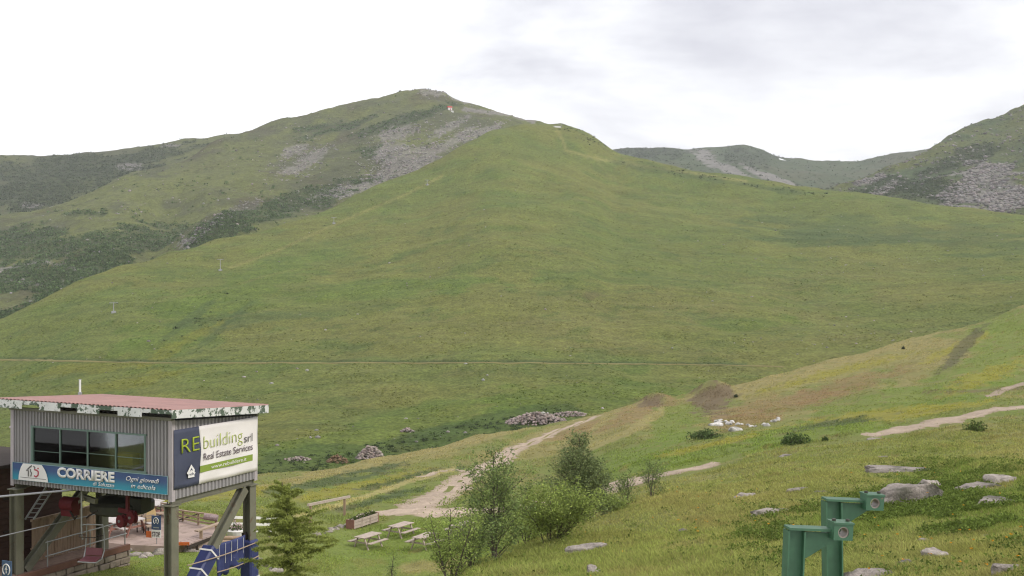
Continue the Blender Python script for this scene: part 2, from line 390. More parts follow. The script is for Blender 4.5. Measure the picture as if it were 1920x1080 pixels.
peakR = [(-1500, 560, 900), (-300, 452, 1150), (-100, 420, 1250), (0, 409, 1300), (100, 385, 1350), (180, 352, 1400), (260, 322, 1450), (330, 300, 1500), (420, 262, 1580), (470, 243, 1620), (540, 226, 1680),
         (640, 204, 1730), (700, 187, 1750), (720, 181, 1755), (770, 171, 1760), (800, 166, 1760), (830, 167, 1760), (850, 180, 1755), (880, 190, 1750), (940, 211, 1720), (1000, 229, 1690), (1040, 236, 1660), (1100, 258, 1640), (1160, 292, 1600), (1280, 350, 1560), (1400, 420, 1500)]
peakB = [(-1500, 800, 600), (0, 640, 690), (200, 530, 800), (330, 490, 880), (620, 420, 1080), (800, 345, 1220), (930, 290, 1330), (1100, 300, 1420), (1400, 440, 1400)]
def peak_relief(X, Y, U, Z):
    k = sm(650, 900, Y)
    r = (fbm(X / 160, Y / 200, 4, 41) - .5) * 34 + (fbm(X / 35, Y / 45, 4, 45) - .5) * 11 + (fbm(X / 9, Y / 9, 2, 48) - .5) * 2.5
    # gully on the left, rocky rib below the summit
    r = r - 22 * np.exp(-((U - 300 - (Y - 1100) * .12) / 60) ** 2) * sm(760, 900, Y) * (1 - sm(1150, 1350, Y))
    r = r + 14 * np.exp(-((U - 430) / 60) ** 2) * np.exp(-((Y - 1010) / 60) ** 2)
    return r * k * .8
peak = mountain(peakR, peakB, Um, np.exp(np.linspace(math.log(600), math.log(2500), 260)), peak_relief)
leftR = [(-1500, 330, 1900), (-300, 302, 2000), (0, 291, 2050), (60, 290, 2060), (100, 289, 2060), (200, 279, 2080), (330, 266, 2100), (450, 246, 2120), (540, 235, 2120), (700, 240, 2120), (900, 300, 2100)]
leftB = [(-1500, 520, 1300), (0, 440, 1450), (200, 390, 1560), (450, 300, 1760), (900, 330, 1900)]
Ul = np.concatenate([np.linspace(-1500, -150, 20, endpoint=False), np.linspace(-150, 900, 260)])
left = mountain(leftR, leftB, Ul, np.exp(np.linspace(math.log(1250), math.log(2900), 150)),
                lambda X, Y, U, Z: (fbm(X / 180, Y / 200, 4, 61) - .5) * 26 + (fbm(X / 30, Y / 40, 3, 65) - .5) * 7)
farR = [(900, 330, 3100), (1080, 290, 3150), (1150, 276, 3200), (1200, 272, 3200), (1250, 273, 3200), (1290, 279, 3200), (1330, 278, 3250), (1385, 271, 3250), (1420, 281, 3250), (1470, 298, 3250),
        (1500, 301, 3250), (1600, 302, 3300), (1650, 291, 3300), (1700, 281, 3250), (1760, 275, 3200), (1850, 262, 3200), (2100, 240, 3200), (3400, 220, 3200)]
farB = [(900, 380, 2200), (1300, 345, 2250), (1500, 375, 2300), (1700, 400, 2300), (2100, 400, 2300), (3400, 400, 2300)]
Uf = np.concatenate([np.linspace(900, 2070, 300), np.linspace(2100, 3400, 25)])
farm = mountain(farR, farB, Uf, np.exp(np.linspace(math.log(2050), math.log(4200), 150)),
                lambda X, Y, U, Z: (fbm(X / 240, Y / 260, 4, 71) - .5) * 40 + (fbm(X / 45, Y / 60, 3, 75) - .5) * 10)
rightR = [(1350, 440, 1450), (1480, 372, 1500), (1553, 352, 1540), (1600, 335, 1570), (1662, 314, 1620), (1728, 289, 1680), (1770, 264, 1730), (1803, 242, 1780), (1850, 231, 1800), (1887, 221, 1820), (1920, 198, 1840), (2100, 120, 1900), (2500, 60, 1950), (3400, 40, 1950)]
rightB = [(1350, 470, 1150), (1600, 420, 1180), (1760, 415, 1150), (1920, 430, 1100), (2500, 480, 1050), (3400, 520, 1000)]
Ur = np.concatenate([np.linspace(1350, 2070, 260), np.linspace(2100, 3400, 25)])
right = mountain(rightR, rightB, Ur, np.exp(np.linspace(math.log(950), math.log(2700), 200)),
                 lambda X, Y, U, Z: ((fbm(X / 150, Y / 170, 4, 81) - .5) * 30 + (fbm(X / 28, Y / 34, 4, 85) - .5) * 12) * sm(1000, 1250, Y))

# ---------------------------------------------------------------- ground cover colours
def cover_near():
    U, V, X, Y = near.UU, near.V, near.X, near.YY
    n1 = fbm(X / 5, Y / 8, 4, 101); n2 = fbm(X / 1.2, Y / 1.6, 4, 103); n3 = fbm(X / 18, Y / 26, 3, 105); n4 = fbm(X / 2.5, Y / 4.5, 4, 107)
    c = lerp(GRASS * 1.05, DRY, sm(.45, .75, n1 * .6 + n2 * .4) * .65)
    c = lerp(c, LUSH, sm(.5, .7, n3 * .5 + n4 * .5) * .7)
    nearslope = 1 - sm(48, 70, Y)
    c = lerp(c, DRY * .95, nearslope * sm(.42, .62, n4) * .28)
    # lush low growth round the outcrops on the right
    m = np.maximum(blob(U, V, 1830, 930, 150, 55, 8), blob(U, V, 1640, 960, 120, 40, -10))
    c = lerp(c, LUSH * .8, edgy(m, n2) * .8)
    # lawn by the station and the picnic tables
    m = np.maximum(blob(U, V, 760, 1030, 260, 60), blob(U, V, 300, 1060, 240, 60)) * sm(44, 50, Y)
    c = lerp(c, LUSH * 1.15, m * .85)
    m = blob(U, V, 820, 1062, 90, 14) * sm(44, 52, Y); c = lerp(c, DRY * 1.1, edgy(m, n2) * .8)
    # shoulder beyond: dry yellow-brown crest, green bands
    crest = sm(95, 150, Y)
    c = lerp(c, DRY, crest * sm(.35, .6, n1) * .8)
    for b in [(1150, 800, 150, 22, -20), (1600, 690, 190, 16, -16), (1420, 720, 120, 14, -18), (700, 870, 200, 14, -12)]:
        c = lerp(c, DRY * 1.05, edgy(blob(U, V, *b), n4) * .7 * crest)
    for b in [(1560, 672, 330, 18, -17), (1100, 792, 200, 14, -20), (720, 862, 260, 9, -13)]:
        c = lerp(c, DRY * 1.08, edgy(blob(U, V, *b, .6), n4, .4) * .85)
    for b in [(1190, 775, 70, 16, -22), (1470, 760, 130, 18, -12), (1270, 765, 50, 20, 10), (1400, 790, 70, 16, -6), (1085, 805, 60, 9, -22), (1580, 725, 110, 12, -16)]:
        c = lerp(c, RUST, edgy(blob(U, V, *b), n4, .8) * .52)
    for b in [(1270, 790, 55, 34, -35), (1190, 860, 100, 30, -14), (1890, 650, 90, 60, -38), (1720, 745, 170, 24, -10), (1500, 815, 150, 20, -6), (1340, 850, 150, 18, -10)]:
        c = lerp(c, LUSH * 1.04, edgy(blob(U, V, *b), n4) * .75)
    for b in [(1560, 700, 130, 8, -14), (1800, 650, 70, 8, -24), (1620, 780, 130, 8, -9), (640, 920, 140, 10, -12), (420, 925, 110, 12, -5), (1850, 705, 80, 14, -20), (1330, 835, 130, 6, -14), (1750, 770, 120, 8, -9)]:
        c = lerp(c, YEL, edgy(blob(U, V, *b), n2, .9) * .75)
    for b in [(610, 905, 110, 7, -10), (780, 895, 90, 6, -12), (720, 935, 70, 6, -14), (1560, 795, 80, 6, -8), (700, 880, 70, 5, -10)]:
        c = lerp(c, HEATH * 1.3, edgy(blob(U, V, *b), n2, 1.0) * .8)
    # bare earth: mounds
    for b in [(1336, 744, 38, 30, -12), (1222, 752, 26, 11, -12)]:
        c = lerp(c, EARTH, edgy(blob(U, V, *b), n2, .7) * .9)
    m = blob(U, V, 1806, 652, 58, 11, -46, .7); c = lerp(c, np.array([.075, .072, .038]), edgy(m, n2, .5) * .8)  # cut bank: shade of its left-facing slope painted in dark olive
    m = line_mask(U, V, [(1730, 735), (1850, 733), (1920, 728)], 2.5, 1); c = lerp(c, EARTH, edgy(m, n2, .8) * .6)
    m = line_mask(U, V, [(1080, 850), (1180, 810), (1240, 772)], 7, 1.2); c = lerp(c, DRY * 1.2, edgy(m, n2, .9) * .7)
    # thin worn paths (trodden earth)
    m = line_mask(U, V, [(500, 985), (580, 962), (690, 930), (780, 898), (850, 880)], 4, 1); c = lerp(c, DRY * 1.5, edgy(m, n2, .7) * .75)
    return c * (1.36 + .14 * nearslope)[..., None] * np.array([1.0, .98, 1.0])
def cover_hill():
    U, V, X, Y = hill.UU, hill.V, hill.X, hill.YY
    n1 = fbm(X / 60, Y / 90, 4, 121); n2 = fbm(X / 12, Y / 18, 4, 123); n3 = fbm(X / 25 + Y / 80, Y / 22, 3, 127); n4 = fbm(X / 5, Y / 8, 3, 129)
    c = lerp(GRASS, GRASS * np.array([1.18, 1.04, 1.1]), sm(.35, .65, n1))
    c = lerp(c, LUSH * 1.05, sm(.5, .72, n3 * .6 + n2 * .4) * .55)
    c = lerp(c, GREYG, sm(.55, .75, n2) * .35)
    for b in [(1350, 600, 420, 60, -4), (1500, 560, 300, 50, -8), (1000, 610, 300, 40, 0), (760, 720, 220, 60, 0), (1600, 640, 250, 30, -10)]:
        c = lerp(c, DRY * .9, blob(U, V, *b, .9) * sm(.3, .7, n2) * .42)
    for b in [(700, 820, 260, 40, -14), (900, 790, 160, 16, -16), (330, 620, 110, 30, -35), (420, 560, 180, 30, -20), (250, 640, 90, 10, -35), (700, 540, 200, 18, -3), (1390, 610, 80, 14, -8), (1100, 740, 200, 30, -4)]:
        c = lerp(c, LUSH * .95, edgy(blob(U, V, *b), n2, .9) * .6)
    for b in [(1680, 440, 260, 26, 4), (1560, 450, 160, 18, 2), (470, 600, 140, 12, -5), (360, 595, 70, 7, -38), (420, 612, 70, 5, -40), (820, 810, 130, 12, -14)]:
        c = lerp(c, HEATH * 1.5, edgy(blob(U, V, *b, .8), n3, .9) * .5)
    for b in [(170, 690, 130, 8, -5), (330, 650, 90, 8, -30), (230, 720, 130, 10, -12)]:
        c = lerp(c, YEL * .9, edgy(blob(U, V, *b, .8), n4, 1.0) * .55)
    # valley floor: damp and dark green
    m = line_mask(U, V, [(480, 885), (700, 850), (900, 805), (1060, 780)], 26, 1.2); c = lerp(c, np.array([.055, .080, .026]), edgy(m, n2, .6) * .65)
    m = line_mask(U, V, [(-60, 671), (200, 676), (350, 678), (900, 678), (1400, 683)], 2.6, 1); c = lerp(c, HEATH * 1.2, m * .7)  # bank shadow above the level path, painted as a dark line
    # trodden traces: the lift line, the ridge track
    m = line_mask(U, V, [(430, 503), (520, 470), (640, 415), (760, 365), (830, 330)], 2.4, 1); c = lerp(c, DRY * 1.1, m * .7)
    m = line_mask(U, V, [(1045, 245), (1055, 262), (1062, 283), (1130, 300), (1250, 318), (1400, 340)], 2.6, 1); c = lerp(c, DRY * 1.25, m * .75)
    m = np.maximum(blob(U, V, 1300, 330, 120, 6, 10), blob(U, V, 1420, 350, 80, 5, 8)); c = lerp(c, HEATH * 1.3, edgy(m, n2, .8) * .5)
    c = lerp(c, EARTH, edgy(blob(U, V, 1110, 553, 22, 8), n4) * .5)
    n6 = fbm(X / 45, Y / 5.5, 3, 131); n7 = fbm(X / 16, Y / 3.2, 2, 133)
    c = c * (1 + (np.clip((n6 - .5) * 4, -1, 1) * .055 + np.clip((n7 - .5) * 4, -1, 1) * .07))[..., None]
    for k_, (ua, va, ub, vb) in enumerate([(150, 640, 700, 560), (760, 600, 1300, 560), (900, 500, 1500, 520), (500, 740, 1100, 720), (640, 470, 1000, 440), (1200, 470, 1750, 520), (300, 560, 620, 500)]):   # cattle paths along the slope
        t_ = np.linspace(0, 1, 9); wob = 7 * np.sin(t_ * 7 + k_)
        m = line_mask(U, V, list(zip(ua + (ub - ua) * t_, va + (vb - va) * t_ + wob)), 1.8, 1); c = lerp(c, DRY * .95, m * .35 * sm(.4, .6, n2))
    return c * np.array([1.05, 1.14, .92])
scree_blobs = [(555, 282, 30, 10, -15), (585, 295, 34, 12, -25), (550, 318, 28, 9, -12), (740, 290, 40, 24, 0), (785, 300, 50, 22, -20), (745, 325, 55, 16, -12), (690, 345, 60, 9, -22), (630, 357, 40, 7, -14),
               (850, 265, 45, 9, -32), (905, 248, 40, 8, -22), (815, 172, 34, 8, 3), (875, 190, 30, 5, 12), (350, 455, 16, 8, -20), (244, 312, 24, 7, 0), (745, 250, 40, 12, -10), (840, 240, 40, 8, -30)]
def cover_peak():
    U, V, X, Y = peak.UU, peak.V, peak.X, peak.YY
    n1 = fbm(X / 90, Y / 120, 4, 141); n2 = fbm(X / 22, Y / 26, 4, 143); n3 = fbm(X / 9, Y / 10, 3, 147)
    c = lerp(GREYG * 1.08, GRASS * 1.1, sm(.35, .65, n1 * .6 + n2 * .4))
    c = lerp(c, EARTH * .8, sm(.55, .75, fbm(X / 40, Y / 50, 3, 149)) * .4)
    for b in [(400, 320, 200, 40, -20), (150, 395, 140, 12, -18), (270, 420, 90, 30, -10)]:
        c = lerp(c, GRASS * 1.15, edgy(blob(U, V, *b, .8), n2, .6) * .6)
    sh = peak_shrub()
    c = lerp(c, HEATH * 1.3, sh * .65)
    m = np.zeros(U.shape)
    for b in scree_blobs: m = np.maximum(m, blob(U, V, *b, .6))
    n5 = fbm(X / 3.5, Y / 4, 3, 148); m = edgy(m, n3 * .4 + n2 * .2 + n5 * .4, 2.0)
    c = lerp(c, SCREE * (0.6 + .7 * n5)[..., None], m * .62)
    m2 = line_mask(U, V, [(370, 440), (420, 405), (480, 380)], 9, 1); c = lerp(c, SCREE * .4, edgy(m2, n3, 1.0) * .5)
    m3 = line_mask(U, V, [(0, 505), (40, 498), (85, 490), (150, 507)], 3, 1); c = lerp(c, SCREE * .9, m3 * .8 * sm(.3, .5, n3))
    m3 = line_mask(U, V, [(0, 524), (60, 532), (110, 535)], 2.6, 1); c = lerp(c, SCREE * .85, m3 * .8 * sm(.3, .5, n3))
    m3 = line_mask(U, V, [(870, 205), (960, 215), (1000, 228)], 4, 1); c = lerp(c, SCREE * .9, edgy(m3, n3, 1.0) * .8)
    return c
def peak_shrub():
    U, V, X, Y = peak.UU, peak.V, peak.X, peak.YY
    n2 = fbm(X / 22, Y / 26, 4, 151)
    m = np.zeros(U.shape)
    for b in [(70, 465, 130, 35, 8), (60, 520, 110, 40, 0), (120, 560, 110, 20, -30), (240, 450, 110, 26, -8), (200, 490, 70, 24, -20), (500, 400, 150, 20, -16), (560, 385, 100, 14, -14), (430, 425, 80, 14, -25),
              (760, 225, 90, 8, -18), (640, 240, 60, 6, -16), (690, 283, 22, 12, 0), (60, 580, 100, 22, -25), (590, 240, 50, 5, -10), (160, 400, 60, 6, 0)]:
        m = np.maximum(m, blob(U, V, *b, .7))
    return edgy(m, n2, 1.2)
def cover_simple(sh, a, b, seed, scree=(), shrubs=()):
    U, V, X, Y = sh.UU, sh.V, sh.X, sh.YY
    n1 = fbm(X / 120, Y / 150, 4, seed); n2 = fbm(X / 26, Y / 30, 4, seed + 5)
    c = lerp(a, b, sm(.35, .65, n1 * .5 + n2 * .5))
    ms = np.zeros(U.shape)
    for q_ in shrubs: ms = np.maximum(ms, blob(U, V, *q_, .8))
    ms = edgy(ms, n2, 1.0); c = lerp(c, HEATH, ms * .7)
    m = np.zeros(U.shape)
    for q_ in scree: m = np.maximum(m, blob(U, V, *q_, .6))
    m = edgy(m, n2, 1.3); c = lerp(c, SCREE * .85 * (0.8 + .4 * n2)[..., None], m * .85)
    return c, m, ms

M_near = attr_mat('meadow_ground', (0.9, 5.0, 22.0), (0.16, 0.22, 0.28), bump=0.8, bdist=0.12, bscale=5.0, speck=(3.0, .62, .35, (0.05, 0.065, 0.018)))
M_hill = attr_mat('hill_grass', (0.05, 0.35, 1.3), (0.12, 0.24, 0.45), bump=1.0, bdist=1.4, bscale=0.4, aniso=(1, .55, 1.6), speck=(0.28, .66, .22, (0.045, 0.055, 0.022)))
M_mtn = attr_mat('mountain_slope', (0.03, 0.16, 0.6), (0.14, 0.30, 0.42), bump=1.0, bdist=3.0, bscale=0.16)
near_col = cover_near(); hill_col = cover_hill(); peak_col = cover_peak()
near.mesh('ground', M_near, near_col)
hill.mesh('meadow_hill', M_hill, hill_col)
peak.mesh('mountain_slope', M_mtn, peak_col)
lc, _, l_sh = cover_simple(left, GREYG * .95, GRASS * .95, 161, [(244, 312, 26, 7, 0), (325, 272, 20, 3, 0), (60, 384, 18, 4, 0)], [(120, 330, 180, 36, -8), (60, 360, 160, 34, -6), (250, 300, 120, 14, -12)])
left.mesh('distant_ridge', M_mtn, lc)
fc, _, f_sh = cover_simple(farm, HEATH * 1.7, GREYG * 1.0, 171, [(1330, 300, 28, 12, 35), (1350, 310, 60, 8, 25), (1440, 330, 50, 6, 20)], [(1220, 285, 80, 14, 0), (1400, 295, 60, 16, 0)])
farm.mesh('far_mountain', M_mtn, fc)
r_scree = [(1870, 345, 60, 34, 10), (1820, 372, 60, 16, 0), (1900, 370, 60, 26, 0), (1850, 320, 60, 10, -10), (1660, 352, 30, 7, -30), (1630, 340, 30, 6, -20)]
rc, r_m, r_sh = cover_simple(right, HEATH * 1.8, GRASS * .95, 181, r_scree, [(1720, 355, 90, 22, 8), (1800, 300, 90, 16, -18), (1640, 350, 60, 10, -20)])
right.mesh('rocky_mountain', M_mtn, rc)

# ---------------------------------------------------------------- tracks: strips of bare gravel draped on the ground
M_gravel = attr_mat('track_gravel', (1.2, 6.0, 30.0), (0.12, 0.2, 0.3), bump=0.8, bdist=0.06, bscale=14.0)
GRAVEL = np.array([0.42, 0.33, 0.255])
def track(name, pts, width, ruts=0.0, sheet=near, lift=0.035, step=0.5, col=GRAVEL, seed=0, mat=M_gravel, y0=None, fade=0.25, dense=0):
    if dense:
        uu = np.arange(pts[0][0], pts[-1][0], dense); pts = list(zip(uu, pchip([p[0] for p in pts], [p[1] for p in pts], uu)))
    P = [sheet.hit(u, v, y0) for u, v in pts]
    D = np.concatenate([[0], np.cumsum([(P[i+1] - P[i]).xy.length for i in range(len(P) - 1)])])
    t = np.arange(0, D[-1], step)
    x = pchip(D, [p.x for p in P], t); y = pchip(D, [p.y for p in P], t)
    k = max(3, int(3 / step)); ker = np.ones(k) / k
    x = np.convolve(np.pad(x, k // 2, mode='edge'), ker, 'valid')[:len(t)]; y = np.convolve(np.pad(y, k // 2, mode='edge'), ker, 'valid')[:len(t)]
    t = t[:len(x)]
    dx = np.gradient(x); dy = np.gradient(y); l = np.hypot(dx, dy) + 1e-9; nx, ny = -dy / l, dx / l
    m = 21; a = np.linspace(-1, 1, m)
    wv = np.interp(t, D, width if isinstance(width, (list, tuple)) else [width] * len(D)) / 2
    wl = wv * (0.75 + .55 * fbm(t / 2.2, t * 0, 4, 200 + seed)); wr = wv * (0.75 + .55 * fbm(t / 2.2, t * 0 + 9, 4, 230 + seed))
    off = np.where(a[None] < 0, a[None] * wl[:, None], a[None] * wr[:, None])
    X = x[:, None] + nx[:, None] * off; Y = y[:, None] + ny[:, None] * off
    Z = sheet.z(X, Y)
    e = np.abs(a)[None] + 0 * X
    n = fbm(X / .7, Y / .9, 4, 250 + seed)
    h = lift * np.ones(X.shape) - (lift + .05) * sm(.7, 1, e + (n - .5) * .9)
    if ruts: h = h - ruts * np.exp(-((e - .0) / .22) ** 2) * sm(.35, .6, fbm(X / 2, Y / 2, 3, 270 + seed))
    endf = np.minimum(sm(0, 1.5, t), sm(0, 1.5, t[-1] - t))[:, None]
    h = h - (1 - endf) * (lift + .05)
    V = np.stack([X, Y, Z + h], -1).reshape(-1, 3)
    c = col * (0.75 + .5 * n)[..., None]
    c = lerp(c, DRY * .9, sm(.45, .95, e + (n - .5) * 1.2) * .55)
    nu = len(t)
    b = (np.arange(nu - 1)[:, None] * m + np.arange(m - 1)[None]).ravel()
    Q = np.stack([b, b + 1, b + m + 1, b + m], 1)
    return tag(obj(name, tri_mesh(name, V, Q, True, c.reshape(-1, 3)), mat), kind='structure')
track('dirt_road', [(735, 968), (790, 950), (840, 920), (880, 890), (925, 868), (975, 838), (1030, 815), (1080, 797), (1125, 778)], [4.2, 3.8, 3.4, 3.2, 3.2, 3.0, 2.6, 2.2, 1.3], ruts=.05, step=.4, seed=1, y0=52)
track('gravel_apron', [(706, 955), (760, 960), (830, 962), (900, 958), (980, 948), (1060, 938)], [2.5, 5.0, 5.0, 3.6, 3.2, 3.0], step=.3, seed=2, y0=52, col=GRAVEL * 1.12)
track('gravel_path', [(1060, 938), (1150, 912), (1220, 900), (1290, 882), (1345, 868), (1385, 858)], [3.4, 3.4, 3.0, 2.6, 1.9, .8], step=.3, seed=3, y0=46)
track('hillside_track', [(1605, 822), (1660, 812), (1740, 797), (1830, 780), (1925, 763), (2050, 742)], [1.2, 2.4, 3.0, 3.2, 3.2, 3.0], step=.4, seed=4, y0=50, col=GRAVEL * .95)
track('side_path', [(775, 898), (810, 888), (850, 881), (880, 884)], [.7, 1.0, 1.0, .8], step=.4, seed=5, y0=60)
track('worn_path', [(1850, 745), (1890, 728), (1925, 718), (1990, 700)], [.8, 1.6, 2, 2], step=.4, seed=6, y0=60, col=GRAVEL * .8)
track('level_path', [(-60, 674), (60, 676), (200, 679), (350, 681), (600, 681), (900, 681), (1200, 683), (1400, 686), (1490, 689)], 1.5, sheet=hill, lift=.12, step=3, seed=7, col=DRY * 1.15, dense=12)


# air: pale haze over the whole valley
hb = MB().box((250, 2350, 270), (7600, 4900, 720)).build('haze', None)
hm_ = bpy.data.materials.new('haze_air'); hm_.use_nodes = True; ht = hm_.node_tree; ht.nodes.clear()
ho = ht.nodes.new('ShaderNodeOutputMaterial'); hv = ht.nodes.new('ShaderNodeVolumePrincipled')
hv.inputs['Density'].default_value = 9e-5; hv.inputs['Color'].default_value = (0.93, 0.95, 1.0, 1); hv.inputs['Anisotropy'].default_value = 0.0
ht.links.new(hv.outputs[0], ho.inputs['Volume']); hb.data.materials.append(hm_)
hm_.cycles.homogeneous_volume = True
tag(hb, 'pale summer haze filling the valley air', 'haze', kind='stuff')

# ---------------------------------------------------------------- vegetation and stone helpers
def unit(r, n):
    v = r.normal(size=(n, 3)); return v / np.linalg.norm(v, axis=1)[:, None]
def cards(P, size, r, squash=1.0, up=0.0):
    """one random triangle per point; returns V, T"""
    n = len(P); a = unit(r, n); b = unit(r, n)
    b = np.cross(a, b); b /= np.linalg.norm(b, axis=1)[:, None] + 1e-9
    s_ = np.asarray(size)[:, None] if np.ndim(size) else size
    v0 = P - a * s_ * .5; v1 = P + a * s_ * .3 + b * s_ * .45; v2 = P + a * s_ * .35 - b * s_ * .4
    V = np.stack([v0, v1, v2], 1).reshape(-1, 3); return V, np.arange(3 * n).reshape(-1, 3)
ICO = None
def ico(sub=1):
    import bmesh
    bm = bmesh.new(); bmesh.ops.create_icosphere(bm, subdivisions=sub, radius=1); V = np.array([v.co[:] for v in bm.verts]); T = np.array([[v.index for v in f.verts] for f in bm.faces]); bm.free()
    return V, T
ICO1 = ico(1); ICO2 = ico(2); ICO3 = ico(3); ICO4 = ico(4)
def rocks_mesh(name, x, y, z, size, seed, col, base=ICO1, flat=.6):
    r = np.random.default_rng(seed); n = len(x); V0, T0 = base; k = len(V0)
    sc = size[:, None] * r.uniform(.6, 1.25, (n, 3)) * np.array([1, 1, flat])
    V = V0[None] * (1 + r.uniform(-.28, .28, (n, k, 1))) * sc[:, None, :]
    a = r.uniform(0, 6.28, n); ca, sa = np.cos(a)[:, None], np.sin(a)[:, None]
    V = np.stack([V[..., 0]*ca - V[..., 1]*sa, V[..., 0]*sa + V[..., 1]*ca, V[..., 2]], -1) + np.stack([x, y, z + size * .15], -1)[:, None, :]
    T = (T0[None] + (np.arange(n) * k)[:, None, None]).reshape(-1, 3)
    cc = np.repeat((col * r.uniform(.6, 1.35, (n, 1)) * r.uniform(.95, 1.05, (n, 3)))[:, None, :], k, 1).reshape(-1, 3)
    return tri_mesh(name, V.reshape(-1, 3), T, False, cc)
def shrubs_mesh(name, x, y, z, size, seed, cols, per=16, flat=.6, leaf=.55):
    r = np.random.default_rng(seed); n = len(x)
    d = unit(r, n * per) * (r.random((n * per, 1)) ** .45); d[:, 2] = np.abs(d[:, 2]) * flat
    S = np.repeat(size, per); P = np.stack([np.repeat(x, per), np.repeat(y, per), np.repeat(z, per)], -1) + d * S[:, None]
    V, T = cards(P, S * leaf * r.uniform(.6, 1.3, n * per), r)
    c = np.repeat(cols, per, 0) * r.uniform(.65, 1.4, (n * per, 1))
    return tri_mesh(name, V, T, False, np.repeat(c, 3, 0))
M_leaf = attr_mat('foliage', (0.7,), (0.12,), rough=.8, trans=.35)
M_stone = attr_mat('field_stone', (3.0, 14.0, 45.0), (0.22, 0.32, 0.3), rough=.95, bump=1.0, bdist=.09, bscale=7)
M_grass = attr_mat('grass_blades', (0.7,), (0.12,), rough=.8, trans=.5)
M_farstone = attr_mat('scree_stone', (0.2,), (0.15,), rough=.95)

# shrubs and scree on the mountains (uncountable)
def stuff(name, me, mat, label, cat): return tag(obj(name, me, mat), label, cat, kind='stuff')
vis = lambda sh: (sh.V > 120) & (sh.UU > -140) & (sh.UU < 2060)
sm_ = (peak_shrub() + .05 * (fbm(peak.X / 30, peak.YY / 36, 3, 333) > .5)) * vis(peak)
x, y, z, i, j = peak.scatter(sm_, 9000, 1); r_ = np.random.default_rng(2)
stuff('mountain_shrubs', shrubs_mesh('s', x, y, z, r_.uniform(1.2, 3.4, len(x)), 3, HEATH * np.array([1, 1.1, .95]) * r_.uniform(1.6, 3.0, (len(x), 1)), per=10), M_leaf, 'dark shrubs covering the gully sides below the summit', 'shrubs')
x, y, z, i, j = left.scatter((l_sh * .9 + .04) * vis(left), 6000, 4)
stuff('ridge_shrubs', shrubs_mesh('s', x, y, z, r_.uniform(1.5, 4, len(x)), 5, HEATH * r_.uniform(1.1, 2.0, (len(x), 1)), per=8), M_leaf, 'dark scrub on the distant left ridge below the skyline', 'shrubs')
x, y, z, i, j = farm.scatter((f_sh * .8 + .15) * vis(farm), 3000, 6)
stuff('far_shrubs', shrubs_mesh('s', x, y, z, r_.uniform(2.5, 6, len(x)), 7, HEATH * r_.uniform(1.1, 1.9, (len(x), 1)), per=7), M_leaf, 'dark scrub on the far mountain across the saddle', 'shrubs')
x, y, z, i, j = right.scatter((r_sh * .8 + .06) * vis(right), 4000, 8)
stuff('rocky_mountain_shrubs', shrubs_mesh('s', x, y, z, r_.uniform(1.2, 3.2, len(x)), 9, HEATH * r_.uniform(1.2, 2.2, (len(x), 1)), per=9), M_leaf, 'dark scrub between the rocks of the right-hand mountain', 'shrubs')
pm = np.zeros(peak.UU.shape)
for b in scree_blobs: pm = np.maximum(pm, blob(peak.UU, peak.V, *b, .8))
pm = pm ** 1.5 * sm(.38, .6, fbm(peak.X / 14, peak.YY / 16, 3, 331)) + .22 * line_mask(peak.UU, peak.V, [(370, 440), (420, 405), (480, 380)], 10, 1) + .012
for b in scree_blobs: pm = pm + .10 * blob(peak.UU, peak.V, b[0], b[1], b[2] * 1.7, b[3] * 1.9, b[4], .9)
x, y, z, i, j = peak.scatter(pm * vis(peak), 6500, 10)
stuff('scree', rocks_mesh('s', x, y, z, r_.uniform(.4, 1.7, len(x)) * r_.uniform(.5, 1.3, len(x)), 11, SCREE), M_farstone, 'pale grey scree fans and boulders below the summit', 'scree')
x, y, z, i, j = right.scatter((np.clip(r_m, 0, 1) * sm(.38, .58, fbm(right.X / 14, right.YY / 16, 3, 337)) + .04) * vis(right), 5500, 12)
stuff('boulder_field', rocks_mesh('s', x, y, z, r_.uniform(.6, 2.8, len(x)), 13, SCREE * .85), M_farstone, 'grey boulder field on the flank of the right-hand mountain', 'boulders')
# loose stones and tussocks on the meadow hill
hm = .15 + blob(hill.UU, hill.V, 1650, 470, 330, 60, 4, .8) + .8 * blob(hill.UU, hill.V, 1500, 620, 180, 40, 0, .8) + .10 * line_mask(hill.UU, hill.V, [(480, 880), (700, 850), (1060, 780)], 26)
x, y, z, i, j = hill.scatter(hm * vis(hill) * (fbm(hill.X / 20, hill.YY / 30, 3, 301) > .5), 620, 14)
stuff('meadow_stones', rocks_mesh('s', x, y, z, .18 + .55 * r_.random(len(x)) ** 3, 15, SCREE * 1.25), M_farstone, 'small pale stones strewn over the meadow hill', 'stones')
tm = (fbm(hill.X / 9, hill.YY / 13, 3, 303) > .52) * vis(hill)
x, y, z, i, j = hill.scatter(tm.astype(float), 40000, 16); cc = hill_col[i, j]
stuff('meadow_tussocks', shrubs_mesh('s', x, y, z, r_.uniform(.2, .6, len(x)) * (y / 600) ** .5, 17, cc * r_.uniform(.75, 1.35, (len(x), 1)), per=5, flat=.5, leaf=.8), M_leaf, 'grass tussocks all over the meadow hill', 'grass')
hm2 = .6 * np.maximum(blob(hill.UU, hill.V, 1310, 332, 130, 7, 10), blob(hill.UU, hill.V, 1430, 352, 90, 5, 8)) + .35 * line_mask(hill.UU, hill.V, [(480, 888), (600, 872), (700, 852), (900, 808), (1040, 785)], 16) + .9 * blob(hill.UU, hill.V, 1100, 258, 50, 10, 25)
hm2 += .10 * blob(hill.UU, hill.V, 370, 600, 80, 22, -35)
x, y, z, i, j = hill.scatter(hm2 * vis(hill), 480, 18)
